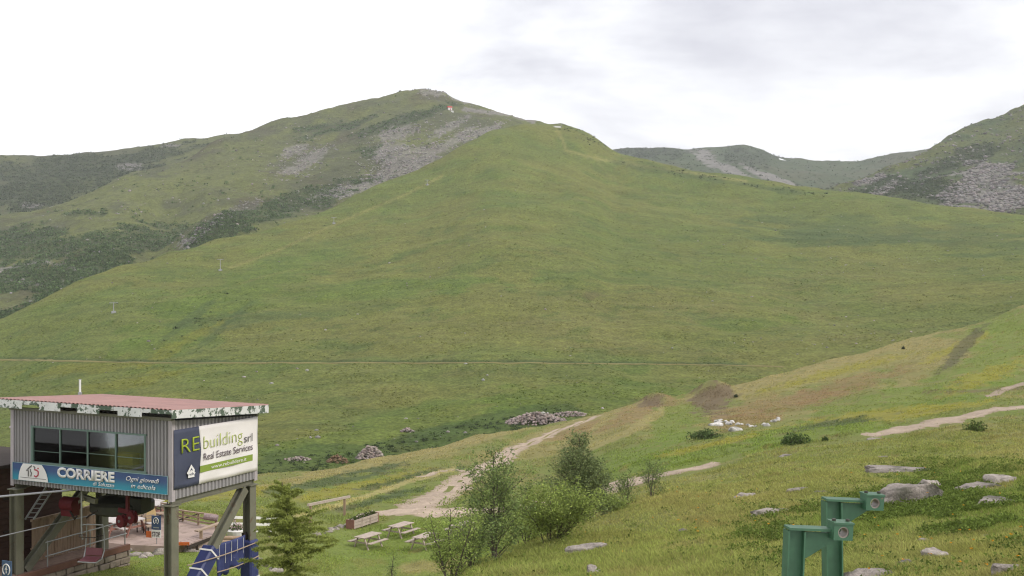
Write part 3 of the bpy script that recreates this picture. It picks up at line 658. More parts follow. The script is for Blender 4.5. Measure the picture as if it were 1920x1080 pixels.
stuff('valley_shrubs', shrubs_mesh('s', x, y, z, r_.uniform(.3, 1.3, len(x)) * (y / 500) ** .6, 19, HEATH * r_.uniform(1, 1.9, (len(x), 1)), per=14), M_leaf, 'low dark shrubs along the damp valley floor and the ridge track', 'shrubs')

# near grass: real blades, denser towards the camera
def blades(x, y, z, h, wd, cols, seed, lean=1.5):
    r = np.random.default_rng(seed); n = len(x); a = r.uniform(0, 6.28, n); b = r.uniform(0, 6.28, n); le = h * lean * r.random(n)
    ca, sa = np.cos(a) * wd / 2, np.sin(a) * wd / 2
    V = np.stack([np.stack([x - ca, y - sa, z - .03], -1), np.stack([x + ca, y + sa, z - .03], -1), np.stack([x + np.cos(b) * le, y + np.sin(b) * le, z + h], -1)], 1).reshape(-1, 3)
    return V, np.arange(3 * n).reshape(-1, 3), np.repeat(cols, 3, 0)
gm = (near.V < 1120) & (near.V > 560) & (near.UU > -60) & (near.UU < 1990)
def keep(x, y):    # no grass on the bare strips, platform or terrace
    u = CX + x / y * F; v = HV - near.z(x, y) / y * F
    bad = np.zeros(len(x), bool)
    for pts, wpx in [([(735, 968), (790, 950), (840, 920), (880, 890), (925, 868), (975, 838), (1030, 815), (1080, 797), (1125, 778)], 9), ([(706, 955), (760, 960), (900, 958), (1060, 938)], 12),
                     ([(1060, 938), (1150, 912), (1220, 900), (1290, 882), (1385, 858)], 9), ([(1605, 822), (1740, 797), (1925, 763)], 9)]:
        bad |= (line_mask(u, v, pts, wpx) > .5) & (y > 45) & (r_.random(len(x)) > .06)
    return ~bad
dens = fbm(near.X / 1.3, near.YY / 1.8, 3, 311)
x, y, z, i, j = near.scatter(gm * (near.YY < 75) * (.35 + .65 * sm(.25, .6, dens)) * (1 - .5 * sm(40, 75, near.YY)), 480000, 20); k = keep(x, y); x, y, z, i, j = x[k], y[k], z[k], i[k], j[k]
tall = sm(.5, .75, fbm(x / 2.2, y / 3, 3, 313))
hgt = r_.uniform(.025, .075, len(x)) * (1 + 1.2 * tall) * np.where((x < -2) & (y > 40), .55, 1)
c = near_col[i, j] * r_.uniform(.6, 1.5, (len(x), 1)) * np.array([1.0, 1.0, .9])
c = np.where((r_.random(len(x)) < .09)[:, None], DRY * r_.uniform(.9, 1.5, (len(x), 1)), c)
V, T, cc = blades(x, y, z, hgt, .014 + .0007 * y, c, 21, 2.2)
stuff('meadow_grass', tri_mesh('g', V, T, False, cc * 1.65), M_grass, 'short alpine grass on the near slope and lawn', 'grass')
x, y, z, i, j = near.scatter(gm * (near.YY > 70) * (near.YY < 300) * sm(.35, .6, dens), 120000, 22); k = keep(x, y); x, y, z, i, j = x[k], y[k], z[k], i[k], j[k]
c = near_col[i, j] * r_.uniform(.6, 1.4, (len(x), 1))
V, T, cc = blades(x, y, z, r_.uniform(.04, .13, len(x)), .03 + .0009 * y, c, 23)
stuff('shoulder_grass', tri_mesh('g', V, T, False, cc * 1.65), M_grass, 'grass on the shoulder beyond the picnic lawn', 'grass')
# low leafy growth (bilberry, juniper) on the right of the near slope
lm = blob(near.UU, near.V, 1840, 935, 150, 60, 8, .8) + .9 * blob(near.UU, near.V, 1650, 962, 130, 30, -8, .8) + .8 * blob(near.UU, near.V, 1820, 980, 140, 16, 0, .8) + .5 * blob(near.UU, near.V, 1480, 1000, 90, 40, 0, .8) + .03
lm = lm * sm(.45, .6, fbm(near.X / .9, near.YY / 1.2, 4, 317)) * gm * (near.YY < 60)
x, y, z, i, j = near.scatter(lm, 9000, 24)
stuff('low_heath', shrubs_mesh('s', x, y, z, r_.uniform(.06, .2, len(x)), 25, np.array([.12, .165, .034]) * r_.uniform(.6, 1.5, (len(x), 1)), per=12, flat=.8, leaf=.32), M_leaf, 'low leafy bilberry growth round the outcrops', 'shrubs')
# yellow arnica heads
x, y, z, i, j = near.scatter(gm * (near.YY < 60) * (near.UU > 900) * sm(.5, .7, fbm(near.X / 4, near.YY / 4, 3, 319)), 75, 26)
stuff('arnica_flowers', shrubs_mesh('s', x, y, z + r_.uniform(.12, .26, len(x)), np.full(len(x), .026), 27, np.tile(np.array([.75, .36, .03]), (len(x), 1)), per=7, flat=.4, leaf=1.0), M_leaf, 'scattered orange-yellow flower heads in the near grass', 'flowers')

# ---------------------------------------------------------------- lift station
M_steel = plain('olive_steel_paint', (.165, .16, .118), .6, .2, 1.5, (.13, .085, .055), (.56, .7))
M_clad = plain('corrugated_cladding', (.30, .285, .29), .55, .12, .8, (.22, .20, .19), (.58, .75), stretch=(1, 1, .4))
M_roof = plain('red_corrugated_roof', (.34, .20, .18), .7, .16, 1.2, (.27, .18, .165), (.5, .7))
M_peel = plain('peeling_white_paint', (.62, .62, .60), .8, .15, 2.0, (.09, .12, .085), (.49, .53))
M_dark = plain('dark_timber', (.045, .034, .028), .9, .2, 3)
M_mint = plain('green_window_frame', (.13, .19, .16), .6, .15, 3)
M_grey = plain('galvanised_steel', (.34, .34, .34), .5, .12, 4, metal=.4)
M_rope = plain('steel_rope', (.33, .33, .36), .5, .1, 8, metal=.3)
M_red = plain('red_machine_paint', (.15, .025, .03), .5, .2, 3)
M_maroon = plain('maroon_seat', (.16, .055, .065), .5, .15, 4)
M_olive = plain('dark_machine_paint', (.055, .055, .04), .6, .2, 3)
M_wood = plain('weathered_plank', (.33, .235, .165), .85, .25, 2.0, (.22, .15, .105), (.5, .7), stretch=(1, 1, .15), bump=.4)
M_wood2 = plain('rough_timber', (.36, .27, .20), .85, .22, 2.2, (.24, .17, .125), (.52, .72), bump=.4)
M_pale = plain('sun_bleached_wood', (.44, .36, .305), .85, .18, 3.0, (.30, .24, .195), (.5, .66), bump=.3)
M_deck = plain('deck_boards', (.26, .18, .14), .85, .2, 2.0, (.18, .12, .09), (.5, .7))
M_lodge = plain('brown_siding', (.066, .034, .024), .8, .2, 1.5, stretch=(.3, .3, 2))
M_white = plain('white_paint', (.74, .72, .70), .6, .08, 2)
M_navy = plain('navy_print', (.062, .070, .112), .55, .15, 1.2)
M_banw = plain('white_banner_vinyl', (.78, .74, .72), .55, .05, .8)
M_lime = plain('lime_print', (.36, .44, .04), .6, .08, 2)
M_band = plain('green_print', (.22, .30, .05), .6, .1, 2)
M_ink = plain('dark_print', (.10, .07, .085), .6, .1, 2)
M_ink2 = plain('grey_print', (.16, .15, .15), .6, .1, 2)
M_redink = plain('red_print', (.42, .06, .09), .6, .1, 2)
M_yel = plain('yellow_enamel', (.40, .30, .03), .5, .1, 3)
M_orange = plain('orange_enamel', (.55, .13, .035), .5, .1, 3)
M_blue = plain('blue_mat_vinyl', (.040, .050, .145), .45, .2, 2.0, (.16, .17, .30), (.62, .75))
M_signb = plain('blue_sign', (.055, .085, .17), .5, .1, 3)
M_shadein = plain('cabin_inside', (.34, .32, .30), .85, .15, 1)
M_stonewall = plain('rubble_stone', (.30, .245, .195), .95, .3, 2.2, (.20, .17, .13), (.48, .66), bump=.8)
def grad_mat(name, c1, c2, z0, z1):
    m, t, p, o = nodes(name); l = t.links.new
    g = nn(t, 'ShaderNodeTexCoord'); sx = nn(t, 'ShaderNodeSeparateXYZ'); l(g.outputs['Object'], sx.inputs[0])
    mr = nn(t, 'ShaderNodeMapRange', interpolation_type='SMOOTHSTEP'); mr.inputs[1].default_value = z0; mr.inputs[2].default_value = z1; l(sx.outputs['Z'], mr.inputs[0])
    mxn = nn(t, 'ShaderNodeMix', data_type='RGBA'); mxn.inputs[6].default_value = (*c1, 1); mxn.inputs[7].default_value = (*c2, 1)
    l(mr.outputs[0], mxn.inputs[0]); l(mxn.outputs[2], p.inputs['Base Color']); p.inputs['Roughness'].default_value = .5
    return m
M_ban1 = grad_mat('turquoise_to_blue_print', (.035, .26, .36), (.045, .085, .21), .22, .62)
def glass_mat():
    m, t, p, o = nodes('window_glass'); l = t.links.new; t.nodes.remove(p)
    tr = nn(t, 'ShaderNodeBsdfTransparent'); tr.inputs[0].default_value = (.80, .83, .84, 1)
    gl = nn(t, 'ShaderNodeBsdfGlossy'); gl.inputs['Roughness'].default_value = .03
    fr = nn(t, 'ShaderNodeFresnel'); fr.inputs[0].default_value = 1.45
    ms = nn(t, 'ShaderNodeMixShader'); l(fr.outputs[0], ms.inputs[0]); l(tr.outputs[0], ms.inputs[1]); l(gl.outputs[0], ms.inputs[2]); l(ms.outputs[0], o.inputs[0])
    return m
M_glass = glass_mat()

ex = Vector((.9025, -.4306, 0)).normalized(); ey = Vector((-ex.y, ex.x, 0))
A0 = W(322, 938, 42.0); SRZ = math.atan2(ex.y, ex.x)
SW, SD = 7.16, 4.555
def L2W(x, y, z): return A0 + ex * x + ey * y + Vector((0, 0, z))
def fx(u):   # local x of a photo column on the front face
    k = (u - CX) / F; return (k * A0.y - A0.x) / (ex.x - k * ex.y)
def sy(u):   # local y of a photo column on the right face
    k = (u - CX) / F; return (k * A0.y - A0.x) / (ey.x - k * ey.y)
def gz(x, y):   # ground height under a station-local point, station-local
    p = L2W(x, y, 0); return float(near.z(p.x, p.y)) - A0.z

st = empty('lift_station', A0, SRZ, 'grey corrugated lift station cabin with red roof standing on steel posts', 'lift station')
PLZ = -11.2 - A0.z            # platform top, station-local
def text(s_, parent, mat, origin, right, up, height, width=None, bold=0.0, shear=0.0, name='lettering', depth=.003, space=1.0, font_h=None):
    cu = bpy.data.curves.new('t', 'FONT'); cu.body = s_; cu.size = 1; cu.offset = bold; cu.shear = shear; cu.space_character = space; cu.resolution_u = 3
    to = bpy.data.objects.new('t', cu); C.objects.link(to); dg = bpy.context.evaluated_depsgraph_get()
    me = bpy.data.meshes.new_from_object(to.evaluated_get(dg)); bpy.data.objects.remove(to); bpy.data.curves.remove(cu)
    co = np.array([v.co[:] for v in me.vertices]); x0, x1 = co[:, 0].min(), co[:, 0].max(); y1 = font_h or co[:, 1].max()
    ky = height / y1; kx = (width / (x1 - x0)) if width else ky
    R, U_, N = Vector(right), Vector(up), Vector(right).cross(Vector(up)); O = Vector(origin)
    import bmesh
    bm = bmesh.new(); bm.from_mesh(me)
    g = bmesh.ops.extrude_face_region(bm, geom=list(bm.faces))
    for e in g['geom']:
        if isinstance(e, bmesh.types.BMVert): e.co.z += depth
    for v in bm.verts: v.co = O + R * ((v.co.x - x0) * kx) + U_ * (v.co.y * ky) + N * v.co.z
    bmesh.ops.recalc_face_normals(bm, faces=bm.faces)
    bm.to_mesh(me); bm.free(); me.materials.clear(); me.name = name
    return obj(name, me, mat, parent)

def corrugated(name, a0, a1, z0, z1, pitch, depth, axis, off, sign, holes=(), parent=st, mat=M_clad, zslope=0.0):
    """ribbed sheet standing in the plane of one wall; axis 0 runs along x at y=off, axis 1 along y at x=off"""
    mb = MB(); n = int(round((a1 - a0) / pitch)); p = (a1 - a0) / n
    xs = []
    for k in range(n): xs += [(a0 + k*p, 0), (a0 + (k+.36)*p, 0), (a0 + (k+.5)*p, -depth), (a0 + (k+.86)*p, -depth)]
    xs.append((a1, 0))
    def strip(lo, hi, za, zb):
        seg = [q_ for q_ in xs if lo - 1e-6 <= q_[0] <= hi + 1e-6]
        vs = []
        for a, d in seg:
            t = (a - a0) / (a1 - a0)
            for z_ in (za, zb + (zslope * t if zb == z1 else 0)):
                vs.append((a, off + sign * d, z_) if axis == 0 else (off + sign * d, a, z_))
        mb.add(vs, [(2*i_, 2*i_+2, 2*i_+3, 2*i_+1) for i_ in range(len(seg) - 1)])
    if holes:
        h0, h1, hz0, hz1 = holes
        # snap the opening to sheet edges
        h0 = min(xs, key=lambda q_: abs(q_[0] - h0))[0]; h1 = min(xs, key=lambda q_: abs(q_[0] - h1))[0]
        strip(a0, h0, z0, z1); strip(h1, a1, z0, z1); strip(h0, h1, z0, hz0); strip(h0, h1, hz1, z1)
    else: strip(a0, a1, z0, z1)
    o = mb.build(name, mat, parent); s_ = o.modifiers.new('thickness', 'SOLIDIFY'); s_.thickness = .004
    return o
WX0, WX1, WZ0, WZ1 = fx(60), fx(272), .82, 2.07
corrugated('front_wall', -SW, 0, 0, 2.62, .142, .055, 0, 0.0, -1, (WX0, WX1, WZ0, WZ1))
corrugated('side_wall', 0, SD, 0, 2.60, .19, .055, 1, 0.0, 1, zslope=-.33)
corrugated('side_wall', 0, SD, 0, 2.60, .19, .035, 1, -SW, -1, zslope=-.33)
corrugated('back_wall', -SW, 0, 0, 2.25, .19, .035, 0, SD, 1)
M_trim = plain('pale_trim', (.40, .36, .37), .6, .1, 3)
for x_, y_, h_ in ((.012, -.012, 2.62), (-SW - .012, -.012, 2.62), (.012, SD + .012, 2.26), (-SW - .012, SD + .012, 2.26)):
    m_ = MB(); sx_ = -1 if x_ > -1 else 1; sy_ = 1 if y_ < 1 else -1
    m_.box((x_ + sx_*.06, y_, h_/2 - .03), (.15, .02, h_ + .06)); m_.box((x_, y_ + sy_*.085, h_/2 - .03), (.02, .15, h_ + .06))
    m_.build('corner_trim', M_trim, st)
# floor and inside
MB().box((-SW/2, SD/2, .03), (SW - .14, SD - .14, .10)).build('floor', M_dark, st)
bi = MB(); bi.box((-SW/2, SD - .12, 1.2), (SW - .3, .04, 2.0)); bi.build('inner_lining', M_shadein, st)
desk = MB(); desk.box((-3.6, .75, .86), (5.2, .6, .05)); desk.box((-5.9, .75, .46), (.06, .55, .76)); desk.box((-1.3, .75, .46), (.06, .55, .76)); desk.build('control_desk', M_shadein, st)
MB().box((-2.6, .8, 1.08), (.75, .35, .38)).build('yellow_console', M_yel, st)
m_ = MB(); m_.box((-4.6, 1.1, 1.05), (.25, .3, .55)); m_.box((-4.5, 1.3, 1.25), (.12, .12, .9)); m_.build('orange_panel', M_orange, st)
MB().box((-5.5, .8, 1.05), (.8, .3, .3)).build('instrument_box', M_dark, st)
# window band
win = MB(); fr_ = .05
win.box(((WX0+WX1)/2, .03, WZ1 + .0), (WX1 - WX0 + .1, .10, .06)); win.box(((WX0+WX1)/2, .02, WZ0), (WX1 - WX0 + .1, .14, .06))
win.box((WX0, .03, (WZ0+WZ1)/2), (.09, .10, WZ1 - WZ0 - .06)); win.box((WX1, .03, (WZ0+WZ1)/2), (.06, .10, WZ1 - WZ0 - .06))
wino = win.build('window', M_mint, st)
bays = np.linspace(WX0 + .045, WX1 - .03, 5)
for k in range(4):
    if k: MB().box((bays[k], .03, (WZ0+WZ1)/2), (.045, .07, WZ1 - WZ0 - .062)).build('mullion', M_mint, wino)
    zt_ = WZ0 + (.40, .47, .47, .45)[k]
    MB().box(((bays[k]+bays[k+1])/2, .045, zt_), (bays[k+1] - bays[k] - .05, .02, .018)).build('glazing_bar', M_mint, wino)
    for za, zb in ((WZ0 + .032, zt_ - .011), (zt_ + .011, WZ1 - .032)):
        MB().box(((bays[k]+bays[k+1])/2, .045, (za+zb)/2), (bays[k+1] - bays[k] - .05, .006, zb - za)).build('pane', M_glass, wino)
# roof
RX0, RX1, RY0, RY1 = -SW - .40, .36, -.42, SD + .22
def rz(y_): return 3.02 - (y_ - RY0) / (RY1 - RY0) * .38
n_ = 44; pts = []; mb = MB(); p_ = (RX1 - RX0) / n_; xs = []
for k in range(n_): xs += [(RX0 + k*p_, 0), (RX0 + (k+.3)*p_, 0), (RX0 + (k+.42)*p_, .035), (RX0 + (k+.88)*p_, .035)]
xs.append((RX1, 0)); vs = []
for a, d in xs: vs += [(a, RY0 - .02, rz(RY0) + d), (a, RY1 + .02, rz(RY1) + d)]
mb.add(vs, [(2*i_, 2*i_+2, 2*i_+3, 2*i_+1) for i_ in range(len(xs) - 1)])
ro = mb.build('roof', M_roof, st); s_ = ro.modifiers.new('thickness', 'SOLIDIFY'); s_.thickness = .006
# soffit frame and rafters
mb = MB()
for k in range(9):
    x_ = RX0 + .12 + k * (RX1 - RX0 - .24) / 8
    mb.bar((x_, RY0 + .06, rz(RY0) - .11), (x_, RY1 - .06, rz(RY1) - .11), .08, .16)
mb.build('rafters', M_dark, ro)
mb = MB(); mb.box((-SW/2, -.02, 2.66), (SW + .1, .12, .10)); mb.box((-SW/2, SD, 2.30), (SW + .1, .12, .10)); mb.build('wall_plate', M_steel, ro)
mb = MB(); mb.box(((RX0+RX1)/2, RY0, rz(RY0) - .075), (RX1 - RX0, .03, .13)); mb.build('fascia_board', M_peel, ro)
tabs = [(30, 73), (104, 141), (171, 210), (243, 285)]
for a, b in tabs:
    xa, xb = fx(a) * 1.06 , fx(b) * 1.06
    MB().box(((xa+xb)/2, RY0 - .018, rz(RY0) - .155), (abs(xb - xa), .025, .27)).build('fascia_board', M_peel, ro)
mb = MB(); mb.bar((RX1, RY0, rz(RY0) - .14), (RX1, RY1, rz(RY1) - .14), .03, .28); mb.build('fascia_board', M_peel, ro)
mb = MB(); mb.bar((RX0, RY0, rz(RY0) - .09), (RX0, RY1, rz(RY1) - .09), .03, .18); mb.build('fascia_board', M_peel, ro)
# steel frame: posts, braces, beams
hb_ = .35
post_top = -.03
for x_, y_ in ((-.12, .12), (-.12, SD - .25), (-SW + .12, .12), (-SW + .12, SD - .25)):
    zb_ = PLZ if x_ < -3 else gz(x_, y_) - .3
    m_ = MB(); m_.hbeam((x_, y_, zb_), (x_, y_, post_top - .18), hb_, hb_ * .92, .035, (1, 0, 0))
    m_.box((x_, y_, post_top - .16), (hb_ + .1, hb_ + .1, .035)); m_.build('post', M_steel, st)
for x_ in (-.12, -SW + .12):
    zb_ = (PLZ if x_ < -3 else gz(x_, .3)) - .05
    m_ = MB(); m_.hbeam((x_, .45, zb_ + .1), (x_, SD - .6, post_top - .24), hb_ * .85, hb_ * .8, .035, (1, 0, 0)); m_.build('brace', M_steel, st)
    m_ = MB(); m_.hbeam((x_, .06, -.1), (x_, SD - .02, -.1), .18, .2, .02, (0, 0, 1)); m_.build('floor_beam', M_steel, st)
m_ = MB(); m_.hbeam((-SW + .3, SD - .2, -.12), (-.3, SD - .2, -.12), .16, .2, .02, (0, 0, 1)); m_.build('floor_beam', M_dark, st)
m_ = MB()
for k in range(4): m_.tube([(-.2 - .1, .14, -.1 - .0), (-.34, .14, -.32), (-.36, .14, -.62)], .02, 6)
m_.build('cable_loom', M_dark, st)

# drive machinery below the floor
dm = empty('drive_machine', L2W(-4.2, 2.3, -.9), SRZ, 'dark drive wheel housing hanging under the lift cabin floor, with red parts', 'drive machine')
n_ = 32; m_ = MB(); vs = []
for zz, rr in ((-.25, .95), (-.16, 1.12), (.10, 1.12), (.22, .98), (.4, .4)): vs += [(rr*math.cos(6.2832*k/n_), rr*math.sin(6.2832*k/n_), zz) for k in range(n_)]
fs = [(r0*n_ + k, r0*n_ + (k+1) % n_, (r0+1)*n_ + (k+1) % n_, (r0+1)*n_ + k) for r0 in range(4) for k in range(n_)] + [tuple(range(n_))[::-1], tuple(range(4*n_, 5*n_))]
m_.add(vs, fs).build('drive_wheel', M_olive, dm)
m_ = MB(); m_.box((.1, 0, .52), (.9, .9, .35)); m_.box((1.0, -.3, .15), (.7, .5, .5)); m_.build('gearbox', M_olive, dm)
m_ = MB(); m_.tube([(-1.9, -.9, .05), (-1.3, -.9, .05)], .26, 14); m_.box((-1.6, -.9, -.25), (.5, .4, .2)); m_.build('motor', M_red, dm)
MB().tube([(-1.35, -1.15, -.15), (-.95, -1.35, -.35), (-.7, -1.5, -.2)], .035, 8).build('hose', M_dark, dm); MB().tube([(-.2, -1.55, -.2), (.1, -1.7, -.05), (.35, -1.6, .1)], .03, 8).build('hose', M_dark, dm)
m_ = MB(); m_.bar((-.4, -1.5, .5), (.3, -1.6, .42), .14, .18); m_.bar((-.6, -1.5, .3), (-.15, -1.7, .5), .05, .09); m_.build('bracket', M_steel, dm)
for dx, dy, dz in ((1.02, -1.15, -.28), (1.40, -1.05, -.14)):
    m_ = MB(); c_ = Vector((dx, dy, dz)); a_ = Vector((.25, 1, 0)).normalized()
    m_.tube([c_ - a_*.09, c_ - a_*.05, c_ - a_*.045, c_ + a_*.045, c_ + a_*.05, c_ + a_*.09], [.22, .22, .17, .17, .22, .22], 20)
    s1 = m_.build('sheave', M_red, dm); MB().tube([c_ - a_*.13, c_ + a_*.13], .05, 10).build('hub', M_grey, s1)
m_ = MB(); m_.bar((.7, -.95, .05), (1.5, -1.0, .0), .08, .16); m_.bar((1.15, -1.0, .0), (1.15, -1.0, .8), .1, .1); m_.build('sheave_arm', M_red, dm)

# loading platform with rubble wall, behind the left posts
pf = empty('loading_platform', L2W(-6.6, 0, PLZ), SRZ, 'brown timber loading platform on a low rubble stone wall under the station', 'platform')
PY0, PY1 = -3.0, 5.3
m_ = MB(); m_.box((-3.6, (PY0+PY1)/2, -.06), (7.0, PY1 - PY0, .10)); m_.build('deck', M_deck, pf)
zg = min(gz(-6.5, PY0), gz(-6.5, PY1)) - PLZ - .25
for k in range(3):
    a = PY0 + k * (PY1 - PY0) / 3; b = a + (PY1 - PY0) / 3 - .03
    MB().bar((.0, a, -.06), (.0, b, -.06), .16, .22).build('edge_beam', plain('rust_brown_beam', (.17, .085, .06), .8, .25, 2), pf)
r2 = random.Random(5); yy = PY0
courses = [(-.19, -.42), (-.43, -.68), (-.69, -.95), (-.96, -1.22), (-1.23, zg)]
stone_n = 0
for za, zb in courses:
    yy = PY0 + r2.uniform(0, .2)
    while yy < PY1 - .1:
        l_ = min(r2.uniform(.28, .75), PY1 - yy)
        d_ = r2.uniform(.3, .38)
        m_ = MB(); vs = []
        for ix in (-1, 1):
            for iy in (-1, 1):
                for iz in (-1, 1): vs.append((-.12 + ix * d_/2 + r2.uniform(-.03, .03), yy + l_/2 + iy*(l_/2 - .012) + r2.uniform(-.015, .015), (za+zb)/2 + iz*(abs(zb - za)/2 - .008) + r2.uniform(-.012, .012)))
        m_.add(vs, [(0, 1, 3, 2), (4, 6, 7, 5), (0, 4, 5, 1), (2, 3, 7, 6), (0, 2, 6, 4), (1, 5, 7, 3)]); m_.build('stone', M_stonewall, pf, bevel=.02); stone_n += 1
        yy += l_ + .015
m_ = MB(); m_.box((-.45, (PY0+PY1)/2, (zg - .19)/2), (.3, PY1 - PY0 - .1, abs(zg) - .2)); m_.build('wall_core', M_stonewall, pf)
# plank wall
pw = empty('plank_wall', L2W(-7.75, 3.2, PLZ), SRZ, 'wall of upright pale planks with a top rail behind the chair', 'plank wall')
k_ = 0; yy = -1.7
while yy < 1.75:
    w_ = .135; MB().box((random.uniform(-.01, .01), yy + w_/2, .76 + random.uniform(-.02, .02)), (.03, w_ - .014, 1.5)).build('plank', M_wood, pw); yy += w_
m_ = MB(); m_.bar((.03, -1.75, 1.55), (.03, 1.78, 1.55), .12, .09); m_.build('top_rail', M_wood, pw)
m_ = MB(); m_.bar((-.05, -1.7, .5), (-.05, 1.7, .5), .05, .08); m_.build('batten', M_wood, pw)
# handrail
hr = empty('pipe_handrail', L2W(-6.68, 3.3, PLZ), SRZ, 'thin grey pipe handrail along the loading platform edge', 'handrail')
for zz in (.45, .95): MB().tube([(0, -2.2, zz - .02), (0, 1.95, zz)], .024, 8).build('rail', M_grey, hr)
for yy in (-2.1, .0, 1.85): MB().tube([(0, yy, 0), (0, yy, .97)], .024, 8).build('upright', M_grey, hr)
# lodge behind on the left
lo = empty('brown_lodge', L2W(-8.4, 0, PLZ), SRZ, 'dark brown timber lodge wall in shade behind the left station posts', 'building')
LH = 3.55
nb = 17
for k in range(nb):
    z0_ = k * LH / nb
    MB().box((-3.0, 3.6, z0_ + LH/nb/2), (6.0, .05, LH/nb - .012)).build('siding_board', M_lodge, lo)
    MB().box((.0, -.7, z0_ + LH/nb/2), (.05, 8.52, LH/nb - .012)).build('siding_board', M_lodge, lo)
MB().box((-3.1, -.7, LH/2), (5.9, 8.3, LH - .1)).build('wall', M_lodge, lo)
m_ = MB(); m_.box((-2.95, -.7, LH + .07), (6.5, 9.1, .12)); m_.build('roof', M_dark, lo)
for zz in (1.2, 2.4): MB().box((.045, 1.2, zz), (.05, .9, .06)).build('shelf_rail', M_dark, lo)
m_ = MB(); m_.box((.05, -.3, 1.5), (.03, 1.0, 1.2)); wn_ = m_.build('window', M_dark, lo); MB().box((.07, -.3, 1.5), (.01, .85, 1.05)).build('pane', M_glass, wn_)
# mast behind the roof
p_ = L2W(-9.2, 6.6, 0); k_ = W(150, 712, p_.y); base_ = near.z(k_.x, k_.y)
mo = empty('signal_mast', (k_.x, k_.y, float(base_)), 0, 'slim white mast rising behind the red roof', 'mast')
hh = k_.z - float(base_)
m_ = MB(); m_.tube([(0, 0, 0), (0, 0, hh)], .045, 10); m_.build('pole', M_white, mo); MB().tube([(0, 0, hh), (0, 0, hh + .02)], .06, 10).build('cap', M_grey, mo)
MB().box((0, 0, hh - .55), (.14, .1, .1)).build('clamp', M_grey, mo)

# banner with turquoise print on the front wall
b1 = empty('newspaper_banner', L2W(-SW/2, -.045, .48), SRZ, 'turquoise and blue CORRIERE banner below the cabin windows', 'banner')
BX0, BX1, BZ0, BZ1 = fx(26), fx(316), .18, .78
def bl(x, z): return (x + SW/2, 0, z - .48)
n_ = 40; mb = MB(); vs = []
for k in range(n_ + 1):
    x_ = BX0 + (BX1 - BX0) * k / n_
    for z_ in (BZ0, (BZ0+BZ1)/2, BZ1): vs.append((x_ + SW/2, .012*math.sin(k*.9) * (z_ != BZ1), z_))
mb.add(vs, [(3*k + a, 3*k + 3 + a, 3*k + 4 + a, 3*k + 1 + a) for k in range(n_) for a in (0, 1)])
sh = mb.build('sheet', M_ban1, b1); sh.location.z = -.48
s_ = sh.modifiers.new('thickness', 'SOLIDIFY'); s_.thickness = .004
Rv, Uv = (1, 0, 0), (0, 0, 1)
def bo(u, z): return (fx(u) + SW/2, -.022, z - .48)
# white arch with the small emblem
zb0 = BZ0 - .478
pts = [(fx(u_) + SW/2, -.02, zb0 + h_) for u_, h_ in [(37.5, 0), (93, 0), (92, .14), (90, .28), (87, .42), (81, .585), (46, .585), (42, .45), (39.5, .3), (38, .15)]]
MB().poly(pts, .004, (0, -1, 0)).build('white_arch', M_white, b1)
def bp_(u_, v_): d_ = A0.y + ex.y * fx(u_); return (fx(u_) + SW/2, -.03, Zv(v_, d_) - A0.z - .48)
for nm_, st_ in (('grey_stroke', [(52.5, 881), (55.5, 880.5), (56.5, 884), (56.3, 892.5)]), ('grey_stroke', [(55, 879), (58.5, 875.5), (62.5, 872.5)]), ('grey_stroke', [(60.5, 879), (60.3, 883), (62.2, 886), (61, 892.5)]), ('grey_stroke', [(66, 873.5), (68.5, 876), (68, 880.5)])):
    MB().tube([bp_(a, b) for a, b in st_], .022, 6).build(nm_, M_ink2, b1)
MB().tube([bp_(a, b) for a, b in [(68, 880), (72, 881), (75, 884), (74.5, 890), (71, 893.5), (67.5, 891.5)]], .026, 6).build('red_stroke', M_redink, b1)
MB().tube([bp_(74.3, 876.5), bp_(74.6, 878.6)], .026, 6).build('red_dot', M_redink, b1)
MB().box((fx(65)+SW/2, -.028, -.20), (fx(90) - fx(42), .004, .015)).build('underline', M_ink2, b1)
text('CORRIERE', b1, M_white, (fx(110) + SW/2, -.024, -.06), Rv, Uv, .34, fx(217.5) - fx(110), bold=.05)
text('di Saluzzo', b1, M_white, (fx(177) + SW/2, -.024, -.235), Rv, Uv, .13, fx(217) - fx(177), bold=.005, shear=.15)
text('Ogni giovedì', b1, M_white, (fx(239) + SW/2, -.024, .04), Rv, Uv, .15, fx(301) - fx(239), shear=.3, bold=.004)
text('in edicola', b1, M_white, (fx(248) + SW/2, -.024, -.19), Rv, Uv, .15, fx(294) - fx(248), shear=.3, bold=.004)
m_ = MB(); m_.box((0, -.012, BZ1 - .48), (BX1 - BX0 + .02, .02, .014)); m_.box((0, -.012, BZ0 - .48), (BX1 - BX0 + .02, .02, .014)); m_.box((BX0 + SW/2, -.012, 0), (.014, .02, .6)); m_.box((BX1 + SW/2, -.012, 0), (.014, .02, .6))
m_.build('hem', plain('light_hem', (.25, .38, .42), .6, .1, 2), b1)

